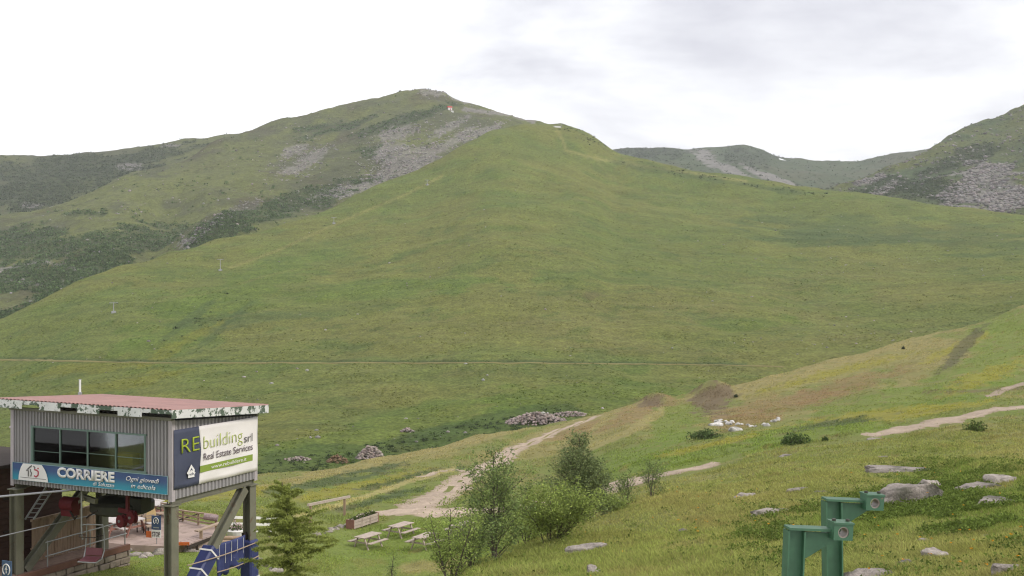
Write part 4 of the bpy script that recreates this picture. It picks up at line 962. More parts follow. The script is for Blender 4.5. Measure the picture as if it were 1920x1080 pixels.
# estate banner on the right wall
b2 = empty('estate_banner', L2W(.05, SD/2, 1.3), SRZ, 'large white and navy REbuilding srl banner on the right cabin wall', 'banner')
by0, by1, bz0, bz1 = sy(324), sy(481), .33, 2.29
def edge_y(z):    # curved edge between navy and white
    t = (z - bz0) / (bz1 - bz0); return sy(368) + .13 * (t - .5) ** 2 * 4 * .5 + (sy(374) - sy(368)) * math.sin(t * math.pi)
nz_ = 14; ny_ = 26
def bw(y, z): return .012 * math.sin(y * 3.1 + z * 2.2) + .016 * math.sin((y * 1.3 - z * 2.4) * 2.3) * (1 - (z - bz0) / (bz1 - bz0))
def bz_(y, t): return bz0 - .03 * (y - by0) / (by1 - by0) + t * (bz1 - bz0 - .03 * (y - by0) / (by1 - by0) * 1.0)
for part, mt in (('navy_field', M_navy), ('white_field', M_banw)):
    mb = MB(); vs = []
    for a in range(ny_ + 1):
        for b in range(nz_ + 1):
            z = bz0 + (bz1 - bz0) * b / nz_; e = edge_y(z)
            y = by0 + (e - by0) * a / ny_ if part == 'navy_field' else e + (by1 - e) * a / ny_
            vs.append((bw(y, z), y - SD/2, bz_(y, b / nz_) - 1.3))
    m1 = nz_ + 1
    mb.add(vs, [(a*m1 + b, (a+1)*m1 + b, (a+1)*m1 + b + 1, a*m1 + b + 1) for a in range(ny_) for b in range(nz_)])
    o = mb.build(part, mt, b2, smooth=True); s_ = o.modifiers.new('thickness', 'SOLIDIFY'); s_.thickness = .004
Ry, Uz = (0, 1, 0), (0, 0, 1)
def so(u, v):     # photo pixel on the right wall -> banner-local point
    y = sy(u); d = A0.y + ey.y * y; return (.042, y - SD/2, Zv(v, d) - A0.z - 1.3)
def stext(s_, mat, u0, v0, u1, hpx, **k):
    o_ = so(u0, v0); d = A0.y + ey.y * sy(u0)
    return text(s_, b2, mat, o_, Ry, Uz, hpx * d / F, sy(u1) - sy(u0), **k)
stext('RE', M_lime, 336.5, 850.5, 370, 27, bold=-.008)
stext('building', M_lime, 378, 842, 451, 24, bold=-.02)
stext('srl', M_ink2, 454, 829.5, 469.5, 15)
stext('Real Estate Services', M_ink, 378, 863, 470, 13)
ya, yb = sy(371.5), sy(470); za_, zb2 = so(372, 886)[2], so(372, 873.5)[2]
MB().box((.036, (ya+yb)/2 - SD/2, (za_+zb2)/2), (.005, yb - ya, zb2 - za_)).build('web_band', M_band, b2)
text('www.rebuildere.it', b2, M_white, (.042, sy(392) - SD/2, za_ + .055), Ry, Uz, .12, sy(458) - sy(392))
hp = [(348, 884), (354.5, 870.5), (361, 880), (360.5, 885), (362.5, 885.5), (360, 889), (360.5, 893.5), (348.5, 896), (348.5, 889.5), (346, 887)]
em = MB().poly([so(a, b) for a, b in hp], .004, (1, 0, 0)).build('house_emblem', M_white, b2)
m_ = MB(); p1 = so(351, 886); p2 = so(357.5, 884)
m_.poly([(.050, q_[1], q_[2]) for q_ in (so(351.5, 884), so(354.5, 877), so(357.5, 882), so(354.5, 880.5))], .003, (1, 0, 0)); m_.build('roof_mark', M_navy, em)
text('reb', em, M_navy, (.05, so(349.5, 892)[1], so(351, 891.5)[2]), Ry, Uz, .09, .26)

# ladder leaning under the floor
la, lb_ = W(47, 974, 45.6), W(90, 908, 46.4)
ld = empty('steel_ladder', la, 0, 'slanting grey steel ladder under the left end of the cabin', 'ladder')
dv_ = lb_ - la; sd2 = Vector((.34, -.1, .02))
for o2 in (Vector((0, 0, 0)), sd2): MB().bar(o2, o2 + dv_, .05, .05).build('side_rail', M_grey, ld)
for k in range(8): MB().bar(dv_ * ((k + .5) / 8), dv_ * ((k + .5) / 8) + sd2, .03, .03).build('rung', M_grey, ld)
# haul ropes and chair
ropes = [('haul_rope', 'thick grey haul rope running under the cabin from the left edge', (0, 931), (150, 917.5), 44.3, .035), ('guide_cable', 'thin cable crossing low in front of the left station posts', (0, 1006), (184, 963), 48.6, .018)]
for nm, lab, a, b, yb_, r_o in ropes:
    pb = W(b[0], b[1], yb_); pa = W(a[0], a[1], yb_ - (3.6 if r_o > .03 else 7.5)); d_ = pa - pb
    m_ = MB(); pts = [pb + d_ * t for t in np.linspace(0, 4.0 if r_o > .03 else 2.0, 12)]
    o = m_.tube([p - pb for p in pts], r_o, 8).build(nm, M_rope); o.location = pb; tag(o, lab, 'cable')
ch = empty('lift_chair', W(171, 1040, 44.0), SRZ + .25, 'empty maroon chairlift seat with grey tube frame hanging under the cabin', 'chairlift chair')
topz = W(152, 917, 44.0).z - ch.location.z; x0_ = -.36
m_ = MB(); m_.tube([(x0_, 0, topz), (x0_, 0, .62), (x0_ + .02, .05, .50)], .03, 8); m_.tube([(x0_ - .05, .05, 1.0), (x0_ + .05, .05, 1.0)], .03, 8); m_.build('hanger', M_grey, ch)
m_ = MB()
for x_ in (-.34, .34): m_.tube([(x_ * .9, .25, .98), (x_, .28, .55), (x_ * 1.05, .25, .1), (x_, .1, -.16), (x_, -.28, -.20)], .022, 8)
m_.tube([(-.31, .25, .98), (.31, .25, .98)], .022, 8); m_.tube([(-.34, -.28, -.20), (.34, -.28, -.20)], .022, 8); m_.tube([(x0_, .02, 1.02), (-.1, .2, .98)], .022, 8)
m_.build('tube_frame', M_grey, ch)
m_ = MB(); m_.box((0, -.05, -.14), (.62, .44, .05), Matrix.Rotation(math.radians(8), 3, 'X')); m_.build('seat', M_maroon, ch, bevel=.015)
m_ = MB(); m_.box((0, .2, .06), (.62, .035, .26), Matrix.Rotation(math.radians(-12), 3, 'X')); m_.build('backrest', M_maroon, ch, bevel=.012)
m_ = MB(); m_.tube([(.33, .2, .62), (.36, -.15, .70), (.28, -.3, .66)], .016, 8); m_.tube([(-.33, .2, .62), (-.36, -.15, .70), (-.28, -.3, .66)], .016, 8); m_.tube([(-.28, -.3, .66), (.28, -.3, .66)], .016, 8); m_.build('safety_bar', M_dark, ch)

# blue crash mats, tarp and ropes on the right frame
xq = -.12
def on_brace(t):
    zb_ = gz(xq, .3) + .05; a_ = Vector((xq, .45, zb_)); b_ = Vector((xq, SD - .6, post_top - .24)); return a_.lerp(b_, t)
pm1 = empty('crash_mat', L2W(0, 1.5, -3.2), SRZ, 'blue crash mat wrapped round the slanting brace', 'crash mat')
o_ = Vector((0, 1.5, -3.2))
m_ = MB(); m_.bar(on_brace(.02) - o_, on_brace(.50) - o_, .52, .50, (1, 0, 0)); m_.build('mat', M_blue, pm1, bevel=.06)
for t in (.1, .3, .45): m_ = MB(); m_.bar(on_brace(t) - o_, on_brace(t + .012) - o_, .54, .52, (1, 0, 0)); m_.build('strap', M_white, pm1)
py_ = SD - .25
pm2 = empty('crash_mat', L2W(xq, py_, gz(xq, py_)), SRZ, 'blue crash mat standing round the rear right post', 'crash mat')
zt_ = Zv(1000, 46) - A0.z - gz(xq, py_)
m_ = MB(); m_.bar((0, 0, 0), (0, 0, zt_ - .2), .50, .50, (1, 0, 0)); m_.build('mat', M_blue, pm2, bevel=.06)
m_ = MB(); m_.bar((-.1, -.1, zt_ - .2), (-.14, -.1, zt_ + .06), .22, .12, (1, 0, 0)); m_.build('loose_flap', M_dark, pm2)
for z_ in (.5, 1.1): MB().box((0, 0, z_), (.52, .52, .03)).build('strap', M_white, pm2)
ty0, ty1 = sy(404), sy(460); tz1 = Zv(1022, 45) - A0.z
tp = empty('blue_tarp', L2W(.0, (ty0+ty1)/2, tz1), SRZ, 'blue tarpaulin sagging from a rope between brace and rear post', 'tarpaulin')
mb = MB(); vs = []; na, nb_ = 24, 10
for a in range(na + 1):
    for b in range(nb_ + 1):
        y = (ty0 + (ty1 - ty0) * a / na) - (ty0+ty1)/2; s1 = b / nb_
        vs.append((.06 * math.sin(a * 1.3) * s1 + .10 * math.sin(a * .37 + 1) * s1, y, .25 - s1 * (1.08 + .10 * math.sin(a * .8)) + .12 * (y / 1.0) * s1 - .03 * math.sin(math.pi * a / na)))
mb.add(vs, [(a*(nb_+1) + b, (a+1)*(nb_+1) + b, (a+1)*(nb_+1) + b + 1, a*(nb_+1) + b + 1) for a in range(na) for b in range(nb_)])
o = mb.build('sheet', M_blue, tp, smooth=True); s_ = o.modifiers.new('thickness', 'SOLIDIFY'); s_.thickness = .006
for k in range(5): MB().bar((.03, (ty1 - ty0) * (k / 4 - .5) * .8, -.5), (.03, (ty1 - ty0) * (k / 4 - .5) * .8 + .02, .18), .012, .012).build('tie_cord', M_white, tp)
for k, (u0, v0, u1, v1, lab) in enumerate([(342, 1059, 477, 1014, 'upper slack rope strung from brace to rear right post'), (398, 1072, 477, 1041, 'lower slack rope strung in front of the blue tarpaulin')]):
    a_ = Vector((.2, sy(u0), Zv(v0, A0.y + ey.y*sy(u0)) - A0.z)); b_ = Vector((.2, sy(u1), Zv(v1, A0.y + ey.y*sy(u1)) - A0.z)); m_ = MB()
    m_.tube([a_.lerp(b_, t) + Vector((0, 0, -.06 * math.sin(t * math.pi))) - a_ for t in np.linspace(0, 1, 9)], .02, 6)
    o = m_.build('barrier_rope', M_wood2); o.location = L2W(*a_); o.rotation_euler.z = SRZ; tag(o, lab, 'rope', 'barrier ropes under the station')
# blue pictogram signs
def emblem(parent, w_, h_, z0, y_):
    """white ringed bird-like figure on a blue panel"""
    m_ = MB(); k = .5 * w_
    ring = [(k*.72*math.cos(t), y_, z0 + k*.85*math.sin(t)) for t in np.linspace(math.radians(-60), math.radians(240), 22)]
    m_.tube(ring, .045 * w_, 6); m_.build('ring', M_white, parent)
    pts = [(-.05, -.55), (.10, -.5), (.06, -.05), (.24, .02), (.10, .18), (.12, .5), (0, .72), (-.06, .3), (-.26, .05), (-.06, .02)]
    MB().poly([(a * k * 1.2, y_ + .002, z0 + b * k) for a, b in pts], .012, (0, -1, 0)).build('figure', M_white, parent)
p_ = W(13, 1068, 43.0)
sg = empty('blue_sign', (p_.x, p_.y, float(near.z(p_.x, p_.y))), SRZ, 'blue pictogram sign in the lower left corner of the view', 'sign')
hz_ = p_.z - sg.location.z
MB().box((0, 0, hz_), (.46, .03, .60)).build('panel', plain('faded_blue_sign', (.08, .13, .22), .5, .15, 3), sg, bevel=.01); emblem(sg, .44, .55, hz_, -.03)
MB().tube([(0, .04, 0), (0, .04, hz_ + .25)], .025, 8).build('post', M_grey, sg)

# ---------------------------------------------------------------- terrace behind the station
TZ = -12.8
def T(u, y): x = (u - CX) / F * y; return Vector((x, y, TZ))
tr = empty('terrace', T(290, 61), 0, 'low paved wooden terrace with tables beyond the station', 'terrace')
c_ = T(290, 61)
corners = [T(150, 57.0), T(330, 56.4), T(412, 58.6), T(409, 60.5), T(372, 61.3), T(343, 62.2), T(292, 64.4), T(236, 67), T(190, 67.5)]
MB().poly([p - c_ - Vector((0, 0, 1.6)) for p in corners], 1.6, (0, 0, 1)).build('slab', plain('terrace_paving', (.36, .27, .23), .9, .25, 1.2, (.26, .2, .16), (.5, .65)), tr)
# picnic tables: top of planks, two benches, A-frames
def picnic(name='picnic_table', mat=M_pale, mat2=M_pale):
    r = empty(name)
    for k in range(5): MB().box(((k - 2) * .155, 0, .74), (.145, 1.75, .04)).build('top_plank', mat, r)
    for s1 in (-1, 1):
        for k in range(2): MB().box((s1 * (.66 + k * .145), 0, .44), (.135, 1.75, .04)).build('seat_plank', mat, r)
        MB().bar((-.80, s1*.6, .40), (.80, s1*.6, .40), .045, .09).build('cross_beam', mat2, r)
        MB().bar((-.36, s1*.6, .70), (.36, s1*.6, .70), .045, .08).build('top_batten', mat2, r)
        for s2 in (-1, 1): MB().bar((s2*.24, s1*.65, .70), (s2*.55, s1*.65, 0), .05, .10, (0, 1, 0)).build('leg', mat2, r)
    return r
tabs_ = [(690, 1027, 'pale picnic table nearest the station on the lawn, beside the planter', -.55), (752, 1006, 'pale picnic table farthest up the lawn below the gravel', -.55), (797, 1028, 'pale picnic table half hidden behind the leafy sapling', -.5), (868, 1006, 'pale picnic table mostly screened by the tall young tree', -.6)]
pt0 = picnic()
for k, (u, v, lab, a) in enumerate(tabs_):
    o = pt0 if k == 0 else copy_tree(pt0)
    o.location = near.hit(u, v, 56); o.rotation_euler.z = a; o.scale = (.88, .88, .88); tag(o, lab, 'picnic table', 'picnic tables on the lawn')
pt1 = picnic(mat=plain('grey_white_plank', (.52, .47, .45), .8, .15, 3), mat2=plain('reddish_leg', (.30, .15, .12), .8, .2, 3))
for k, (u, y, lab, a) in enumerate([(222, 63.5, 'grey picnic table at the left end of the terrace', .9), (240, 59.0, 'grey picnic table on the terrace in front of the white parasol', .9), (262, 64.5, 'grey picnic table under the white parasol on the terrace', .9), (205, 58.6, 'grey picnic table nearest the loading platform on the terrace', .9), (284, 62.6, 'grey picnic table right of the white parasol', .9)]):
    o = pt1 if k == 0 else copy_tree(pt1); o.location = T(u, y) + Vector((0, 0, .003)); o.rotation_euler.z = a; tag(o, lab, 'picnic table', 'picnic tables on the terrace')
# white serving counter boxes at left of terrace
for k, (u, y, z_, w_, h_, lab) in enumerate([(212, 60.5, 0, 1.3, .35, 'low white bench with a red edge at the left of the terrace'), (214, 66.0, .0, 1.2, 1.1, 'white counter standing at the back left of the terrace')]):
    p_ = T(u, y); o = empty('white_bench' if k == 0 else 'white_counter', p_, SRZ, lab, 'bench' if k == 0 else 'counter')
    MB().box((0, 0, h_ - .04), (w_, .5, .08)).build('top', M_white, o, bevel=.01); MB().box((0, -.24, h_ - .14), (w_ - .04, .03, .10)).build('edge_strip', M_redink, o)
    for s1 in (-1, 1): MB().box((s1*(w_/2 - .08), 0, (h_ - .08)/2), (.08, .42, h_ - .08)).build('leg', M_white, o)
# folded parasol
p_ = T(269, 62.0); pa = empty('parasol', p_, 0, 'folded white parasol standing on the terrace', 'parasol')
zt_ = W(269, 918, 62).z - TZ
m_ = MB(); n_ = 14; prof_ = [(zt_, .03), (zt_ - .15, .12), (zt_ * .8, .15), (zt_ * .55, .17), (zt_*.46, .26), (zt_*.38, .42), (zt_ * .33, .46), (zt_*.31, .30)]
vs = []
for z_, r_0 in prof_: vs += [(r_0*(1 + .22*math.cos(k*6.2832/n_*7))*math.cos(6.2832*k/n_), r_0*(1 + .22*math.cos(k*6.2832/n_*7))*math.sin(6.2832*k/n_), z_) for k in range(n_)]
m_.add(vs, [(a*n_ + k, a*n_ + (k+1) % n_, (a+1)*n_ + (k+1) % n_, (a+1)*n_ + k) for a in range(len(prof_) - 1) for k in range(n_)] + [tuple(range(n_))]); m_.build('canopy', M_white, pa)
MB().tube([(0, 0, 0), (0, 0, zt_ + .05)], .03, 8).build('pole', M_grey, pa); MB().tube([(0, 0, 0), (0, 0, .08)], .28, 16).build('base', M_grey, pa)
# wooden chairs and leaning boards
def chair():
    r = empty('wooden_chair')
    MB().box((0, 0, .45), (.42, .42, .04)).build('seat', M_wood2, r)
    for sx_ in (-1, 1):
        MB().bar((sx_*.18, -.18, 0), (sx_*.18, -.18, .43), .04, .04).build('leg', M_dark, r); MB().bar((sx_*.18, .18, 0), (sx_*.18, .22, .9), .04, .04).build('leg', M_dark, r)
    for zz in (.62, .76, .88): MB().box((0, .205, zz), (.40, .02, .08)).build('back_slat', M_wood2, r)
    return r
c0 = chair()
for k, (u, y, a, lab) in enumerate([(283, 58.6, .5, 'wooden chair beside the STOP sign on the terrace'), (256, 61.0, 2.4, 'wooden chair beside the middle terrace table'), (300, 61.5, -.6, 'wooden chair behind the leaning board'), (268, 59.4, 1.2, 'wooden chair in front of the parasol foot'), (230, 61.4, 2.0, 'wooden chair between the two left terrace tables')]):
    o = c0 if k == 0 else copy_tree(c0); o.location = T(u, y); o.rotation_euler.z = a; tag(o, lab, 'chair', 'wooden terrace chairs')
p_ = T(282, 60.2); lb = empty('leaning_board', p_, .3, 'yellowish A-shaped board leaning over a stool behind the STOP sign', 'board')
m_ = MB(); m_.poly([(-.32, 0, .35), (.3, -.05, .35), (.18, .2, 1.15), (.05, .2, 1.2)], .05, (0, -1, 0)); m_.build('board', plain('yellow_board', (.45, .32, .15), .7, .2, 3), lb)
m_ = MB(); m_.bar((-.42, .02, .36), (.1, .22, 1.28), .05, .07); m_.build('strut', M_wood2, lb)
m_ = MB(); m_.box((0, 0, .30), (.8, .5, .09)); m_.build('stool_top', M_dark, lb)
for sx_ in (-.32, .32):
    for sy_ in (-.18, .18): MB().bar((sx_, sy_, 0), (sx_, sy_, .26), .05, .05).build('leg', M_dark, lb)
# STOP sign
p_ = T(293, 56.9); ss = empty('stop_sign', p_, SRZ * .6, 'blue pictogram board over a white STOP plate beside the front post', 'sign')
zc = W(304, 980, 56.9).z - TZ; zs = W(304, 1001, 56.9).z - TZ
MB().box((0, 0, zc), (.46, .03, .62)).build('blue_panel', M_signb, ss); emblem(ss, .34, .4, zc + .08, -.03); MB().box((0, -.018, zc - .22), (.28, .005, .05)).build('caption_strip', M_grey, ss)
MB().box((0, 0, zs), (.46, .03, .34)).build('stop_plate', M_white, ss)
text('STOP', ss, M_ink, (-.20, -.02, zs - .11), (1, 0, 0), (0, 0, 1), .21, .40, bold=.02)
MB().tube([(0, .04, 0), (0, .04, zc + .2)], .02, 8).build('post', M_grey, ss)
MB().box((-.38, .05, zs - .05), (.3, .03, .28)).build('orange_plate', M_orange, ss)
# terrace railing: one thing, posts and rails
rl = empty('terrace_railing', T(330, 62), 0, 'brown timber railing along the back of the terrace', 'railing'); c_ = T(330, 62)
rp = [(236, 66.5), (292, 64.0), (343, 61.8), (372, 60.9), (405, 60.2)]
RP = [T(u, y) - c_ for u, y in rp]; tops = [Zv(943, 66.5) - TZ, Zv(949, 64.0) - TZ, Zv(957, 61.8) - TZ, Zv(961, 60.9) - TZ, Zv(965, 60.2) - TZ]
for p, h in zip(RP, tops): MB().bar(p + Vector((0, 0, -.3)), p + Vector((0, 0, h)), .09, .09, (1, 0, 0)).build('post', M_wood, rl)
for k in range(4):
    for f_, wd in ((1.0, .12), (.62, .07), (.3, .07)):
        MB().bar(RP[k] + Vector((0, -.05, tops[k]*f_)), RP[k+1] + Vector((0, -.05, tops[k+1]*f_)), .05 if f_ < 1 else .13, wd if f_ < 1 else .05).build('rail', M_wood, rl)
MB().bar(RP[2] + Vector((-.4, -.1, .0)), RP[2] + Vector((.75, -.1, tops[2]*.7)), .05, .05).build('brace', M_dark, rl)
# rolled banner on the railing
p_ = W(397, 969, 60.2); o = MB().tube([(-.32, 0, .03), (.32, 0, -.06)], .15, 12).build('rolled_mat', plain('grey_mauve_cloth', (.26, .19, .19), .8, .3, 6, (.5, .48, .47), (.55, .65))); o.location = p_ + Vector((0, -.16, .02)); tag(o, 'rolled grey mat tied to the terrace railing', 'mat')
# ramp and bench plank
rm = empty('deck_ramp', T(368, 58.5), 0, 'wooden plank ramp beside the front post leading to the terrace', 'ramp'); c_ = T(368, 58.5)
qa, qb, qc, qd = W(338, 1015, 56.5), W(352, 1021, 56.3), W(408, 1000, 58.8), W(382, 996, 59.2)
for k in range(8):
    a, b = k / 8, (k + .93) / 8
    MB().poly([qa.lerp(qd, a) - c_, qa.lerp(qd, b) - c_, qb.lerp(qc, b) - c_, qb.lerp(qc, a) - c_], -.05, (0, 0, 1)).build('plank', plain('grey_ramp_plank', (.33, .25, .22), .9, .2, 2), rm)
MB().bar(qb - c_ + Vector((0, -.02, -.12)), qc - c_ + Vector((0, -.02, -.12)), .06, .14).build('side_beam', M_dark, rm)
MB().box(qa.lerp(qb, .5) - c_ + Vector((0, -.06, -.02)), (.5, .05, .14)).build('orange_edge', M_orange, rm)
for t in (.3, .8): MB().bar(qb.lerp(qc, t) - c_ + Vector((0, 0, -.9)), qb.lerp(qc, t) - c_ + Vector((0, 0, -.15)), .1, .1, (1, 0, 0)).build('support', M_dark, rm)
bp = empty('plank_bench', W(388, 1006, 57.8), 0, 'narrow pale plank bench standing over the deck ramp', 'bench'); c_ = bp.location.copy()
MB().bar(W(368, 996, 57.4) - c_, W(414, 980, 58.6) - c_, .25, .06).build('seat', M_wood2, bp)
for u, v, y in ((377, 993, 57.6), (406, 984, 58.4)): q0 = W(u, v, y) - c_; MB().box(q0 + Vector((0, 0, -.26)), (.12, .12, .45)).build('leg', M_wood, bp)
# white fence and planters behind the brace
wf = empty('white_fence', near.hit(455, 1008, 56), 0, 'whitewashed rail fence behind the slanting brace', 'fence'); c_ = wf.location.copy()
for u in (440, 470, 505): p = near.hit(u, 1008, 56) - c_; MB().bar(p - Vector((0, 0, .2)), p + Vector((0, 0, 1.05)), .09, .09, (1, 0, 0)).build('post', M_pale, wf)
pa_, pb_ = near.hit(432, 1008, 56) - c_, near.hit(520, 1008, 56) - c_
for z_ in (.35, .68, 1.0): MB().bar(pa_ + Vector((0, -.06, z_)), pb_ + Vector((0, -.06, z_)), .04, .13).build('rail', M_white, wf)
fl = empty('flower_tub', near.hit(443, 1010, 55), 0, 'white flower tub in front of the whitewashed fence', 'planter')
m_ = MB(); m_.tube([(0, 0, -.05), (0, 0, .42), (0, 0, .46)], [.36, .5, .46], 16); m_.build('tub', M_white, fl, smooth=False)
r5 = np.random.default_rng(5); P = unit(r5, 160) * r5.random((160, 1)) ** .4 * np.array([.42, .42, .22]) + np.array([0, 0, .55])
V, Tt = cards(P, .16, r5); obj('plant', tri_mesh('plant', V, Tt, False, np.repeat(np.where(r5.random((160, 1)) < .4, np.array([.7, .55, .55]), np.array([.07, .1, .03])), 3, 0)), M_leaf, fl)
lg = empty('log_edging', near.hit(425, 1018, 55), 0, 'pair of brown logs edging the lawn below the fence', 'logs'); c_ = lg.location.copy()
for z_, v in ((.08, 1019), (.24, 1018)): MB().tube([near.hit(398, v, 55) - c_ + Vector((0, 0, z_)), near.hit(458, v, 55) - c_ + Vector((0, 0, z_))], .09, 10).build('log', M_wood, lg)

# stones edging the lawn, all alike
def rock(name, p, size, seed, mat=M_stone, col=SCREE, base=ICO3, rot=0.0, sharp=.35, sink=.3, planes=(), ncut=16):
    """one irregular stone: noise-displaced, cut by random planes"""
    r = np.random.default_rng(seed); V0, T0 = base; V = V0.copy()
    V = V * (np.abs(V) ** 4).sum(1)[:, None] ** -.18        # squarish block
    for (nx_, ny_, nz_, d) in planes:
        n = np.array([nx_, ny_, nz_], float); n /= np.linalg.norm(n); t = V @ n - d; V = V - np.clip(t, 0, None)[:, None] * n
    for k in range(ncut):                   # flat facets
        n = unit(r, 1)[0]; n[2] = abs(n[2]); d = r.uniform(.5, .95); t = V @ n - d; V = V - np.clip(t, 0, None)[:, None] * n
    f = fbm(V[:, 0]*1.6 + seed, V[:, 1]*1.6 + V[:, 2]*2.1, 4, seed); V = V * (1 + (f - .5)[:, None] * sharp * 1.4 + (fbm(V[:, 0]*7 + seed, V[:, 1]*7 + V[:, 2]*8, 3, seed + 7) - .5)[:, None] * .16)
    V = V * np.array(size) / 2
    ca, sa = math.cos(rot), math.sin(rot); V = np.stack([V[:, 0]*ca - V[:, 1]*sa, V[:, 0]*sa + V[:, 1]*ca, V[:, 2]], -1)
    V[:, 2] += size[2] * (.5 - sink)
    c = np.tile(col, (len(V), 1)) * (.75 + .55 * fbm(V[:, 0]*5 + 3, V[:, 1]*5 + V[:, 2]*7, 4, seed + 1))[:, None]
    li = sm(.48, .62, fbm(V[:, 0]*2.5, V[:, 1]*2.5 + V[:, 2]*3, 4, seed + 2))[:, None]
    c = c * (1 - li * .75) + li * .75 * np.array([.10, .10, .075])
    o = obj(name, tri_mesh(name, V, T0, False, c), mat); o.location = p
    return o
PALE = np.array([.36, .315, .28])
def edging(pts, n, lab, grp, y0, sz, seed, sheet=near, col=PALE):
    r = random.Random(seed); us = np.linspace(0, 1, n)
    kx = np.linspace(0, 1, len(pts))
    for k, t in enumerate(us):
        u = np.interp(t, kx, [p[0] for p in pts]) + r.uniform(-3, 3); v = np.interp(t, kx, [p[1] for p in pts]) + r.uniform(-2.5, 2.5)
        s1 = sz * r.uniform(.55, 1.4)
        tag(rock('edging_stone', sheet.hit(u, v, y0), (s1 * r.uniform(1, 1.8), s1, s1 * r.uniform(.45, .75)), seed*50 + k, base=ICO2, col=col * r.uniform(.85, 1.15), rot=r.uniform(0, 3)), lab, 'stone', grp)
edging([(225, 1036), (265, 1044), (312, 1034)], 9, 'pale stone edging the lawn in front of the terrace', 'stones along the terrace edge', 44, .45, 31)
edging([(343, 1030), (370, 1037), (400, 1030)], 7, 'pale stone lying on the lawn between the posts', 'stones between the station posts', 44, .40, 32)
edging([(488, 1052), (505, 1068), (520, 1078)], 5, 'pale stone at the foot of the larch', 'stones beside the larch', 44, .4, 33)
edging([(590, 1003), (625, 992), (660, 984)], 10, 'pale stone in the row running to the wooden planter', 'stones beside the planter', 55, .42, 34)

# log rail and planter on the lawn
p1, p2 = near.hit(582, 985, 56), near.hit(646, 967, 56)
rr = empty('hitching_rail', p1, 0, 'single timber rail on two posts at the lawn edge', 'rail')
h1 = Zv(946, p1.y) - p1.z; h2 = Zv(933, p2.y) - p2.z
MB().bar((0, 0, -.3), (0, 0, h1 - .07), .14, .14, (1, 0, 0)).build('post', M_wood, rr); MB().bar(p2 - p1 + Vector((0, 0, -.3)), p2 - p1 + Vector((0, 0, h2 - .07)), .14, .14, (1, 0, 0)).build('post', M_wood, rr)
d_ = (p2 - p1 + Vector((0, 0, h2 - h1))); MB().bar(Vector((0, 0, h1)) - d_ * .06, Vector((0, 0, h1)) + d_ * 1.16, .13, .14).build('rail', M_pale, rr)
p1, p2 = near.hit(663, 993, 56), near.hit(709, 980, 56); d_ = p2 - p1; L_ = d_.length
pl = empty('wooden_planter', p1, math.atan2(d_.y, d_.x), 'long slatted wooden planter box behind the nearest picnic table', 'planter')
for k in range(3): MB().box((L_/2, 0, .10 + k*.17), (L_, .04, .15)).build('slat', M_pale, pl); MB().box((L_/2, .5, .10 + k*.17), (L_, .04, .15)).build('slat', M_pale, pl)
for x_ in (0, L_): MB().box((x_, .25, .26), (.05, .56, .56)).build('end_board', plain('red_brown_board', (.25, .12, .09), .85, .2, 3), pl)
for t in (.33, .66): MB().box((L_*t, -.035, .27), (.07, .03, .55)).build('batten', M_pale, pl)
MB().box((L_/2, .25, .36), (L_ - .06, .44, .1)).build('soil', M_dark, pl)
r5 = np.random.default_rng(15); P = r5.random((220, 3)) * np.array([L_, .4, .25]) + np.array([0, .05, .42])
V, Tt = cards(P, .14, r5); obj('plants', tri_mesh('plants', V, Tt, False, np.repeat(np.where(r5.random((220, 1)) < .15, np.array([.6, .5, .45]), np.array([.08, .11, .03])), 3, 0)), M_leaf, pl)

